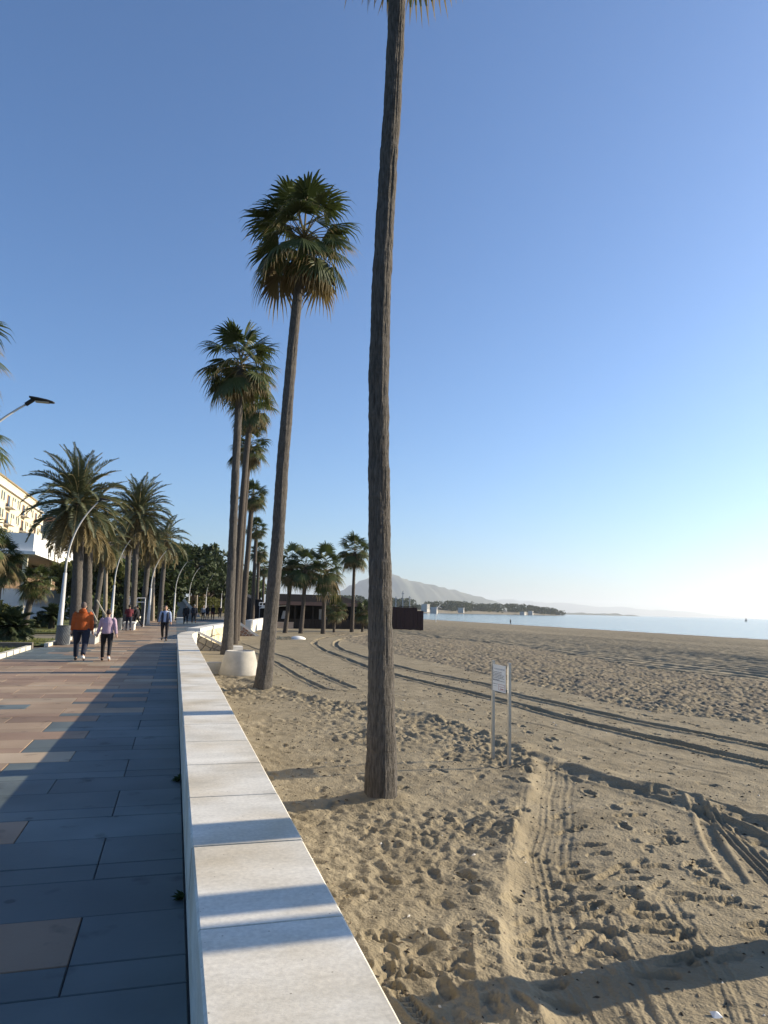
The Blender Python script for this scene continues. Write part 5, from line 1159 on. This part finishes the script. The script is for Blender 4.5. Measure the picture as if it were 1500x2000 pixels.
    for s in (-1,1):
        em = MB(); em.ball(hd+V3((s*.03,.082,.012)), .0095, 6, 5); ob('eye', em.mesh('eye', DARK), t)
    if extra: extra(t, up, ch, pel, nk, hd)
    return t
ORANGE = cloth('orange_hoodie', (.40,.09,.02)); LILAC = cloth('lilac_jacket', (.46,.33,.42)); BLUES = cloth('blue_shirt', (.36,.44,.62)); NAVY = cloth('navy_vest', (.02,.028,.06)); BLK2 = cloth('black_coat', (.014,.014,.018)); DKBL = cloth('dark_blue_coat', (.018,.022,.035)); GREYC = cloth('pale_coat', (.40,.40,.42)); MAROON = cloth('maroon_top', (.12,.02,.03)); CAP = cloth('brown_cap', (.13,.10,.09))
def hood(M):
    def f_(t, up, ch, pel, nk, hd):
        mb = MB(); mb.ball(nk+Vector((0,-.075,-.005)), (.115,.07,.085), 14, 9); ob('hood', mb.mesh('hood', M, True), t)
    return f_
def vest(M):
    def f_(t, up, ch, pel, nk, hd):
        mb = MB()
        for s in (-1,1): mb.tube([pel+Vector((s*.09,.02,-.06)),pel+Vector((s*.105,.02,.12)),ch+Vector((s*.105,.01,.05)),ch+Vector((s*.10,0,.14))], [.095,.095,.10,.06], 12, ell=[(1,1.5),(1,1.5),(1,1.45),(1,1.3)])
        mb.tube([pel+Vector((0,-.05,-.06)),ch+Vector((0,-.05,.1))], [.14,.15], 12)
        ob('vest', remesh(mb, 'vest', M, .018, 3), t)
        mb = MB()
        for s in (-1,1): mb.tube([ch+Vector((s*.12,-.08,.15)),ch+Vector((s*.125,.08,.14)),ch+Vector((s*.12,.15,.02)),pel+Vector((s*.13,.12,.15))], .018, 6)
        ob('strap', mb.mesh('strap', DARK), t)
    return f_
pm = G(155,1291,0); pw = G(203,1293.5,0)
person((pm.x,pm.y,0), -.02, 1.76, 'man in orange hooded sweatshirt and grey cap walking away hand in hand', ORANGE, NAVYT, HAIRG, .26, 1.28, ((-.05,.16),(.06,.17)), (SHOEB,SHOEW), hat=CAP, elbow=.12, extra=hood(ORANGE))
person((pw.x,pm.y-.06,0), .03, 1.56, 'dark haired woman in lilac jacket walking away holding the hand of the man in orange', LILAC, BLACKT, HAIRD, .24, 1.06, ((.08,.26),(-.22,.22)), (SHOEB,SHOEW), elbow=.1)
a = G(320,1252,0); person((a.x,a.y,0), math.pi-.1, 1.70, 'walker coming toward the camera in navy vest over a light blue shirt', BLUES, BLACKT, HAIRD, .2, 1.1, ((.15,.2),(-.2,.2)), extra=vest(NAVY))
a = G(250,1232,0); person((a.x,a.y,0), .1, 1.66, 'dark clad walker with a maroon top in front of the date palms', MAROON, NAVYT, HAIRD, .2, 1.1, ((.5,.15),(.5,.15)), vox=.025, elbow=.9)
a = G(266,1226,0); person((a.x,a.y,0), 1.2, 1.62, 'person in black partly hidden behind the dark clad walker', BLK2, BLACKT, HAIRD, .35, 1.0, vox=.025)
FG = 'walkers far along the promenade'
for i, (px, py, hh, face, top, lg, hr, lb, st, gi) in enumerate([(362,1219,1.76,.0,BLK2,BLACKT,HAIRG,'walker in black coat, left of the far pair',.3,1.25),(378,1218,1.80,.05,DKBL,BLACKT,HAIRG,'walker in dark blue coat, right of the far pair',.26,1.2),(396,1212,1.70,math.pi,GREYC,BLACKT,HAIRG,'far walker in a pale coat',.25,1),(404,1211,1.75,math.pi,BLK2,NAVYT,HAIRD,'far walker in black right of the pale coat',.25,1.1),(415,1210,1.78,math.pi,BLK2,cloth('dark_red_trousers',(.10,.02,.02)),HAIRG,'far walker in black with dark red trousers',.22,1.15),(429,1208,1.75,0,BLK2,BLACKT,HAIRD,'far walker nearest the slim leaning trunks',.25,1.1),(371,1208,1.7,math.pi,GREYC,NAVYT,HAIRD,'distant pale walker seen between the far pair',.25,1)]):
    a = G(px,py,0); person((a.x,a.y,0), face, hh, lb, top, lg, hr, st, gi, group=FG, vox=.03)
a = GS(997,1220); person((a.x,a.y,zs(a.x)+.03), .6, 1.72, 'lone figure standing at the edge of the sea', DKBL, BLACKT, HAIRD, .05, 1.1, vox=.035)
bpy.data.scenes.remove(TS)
# ================================================================ HAZE
mb = MB(); mb.box(-4200,22000,-3200,21500,-7.5,450)
hz = mb.mesh('haze', []) if False else None
me = bpy.data.meshes.new('haze'); me.from_pydata(mb.v, [], mb.f); me.update()
HZ = bpy.data.materials.new('haze'); HZ.use_nodes = True; n = HZ.node_tree.nodes; n.clear()
o_ = n.new('ShaderNodeOutputMaterial'); pvz = n.new('ShaderNodeVolumePrincipled'); pvz.inputs['Color'].default_value = (.86,.93,1,1); pvz.inputs['Density'].default_value = 0.85e-4; pvz.inputs['Anisotropy'].default_value = .35
HZ.node_tree.links.new(pvz.outputs[0], o_.inputs['Volume']); me.materials.append(HZ)
try: HZ.cycles.homogeneous_volume = True
except Exception: pass
ob('haze', me, None, label='pale morning sea haze over the far coast', cat='haze', kind='stuff')
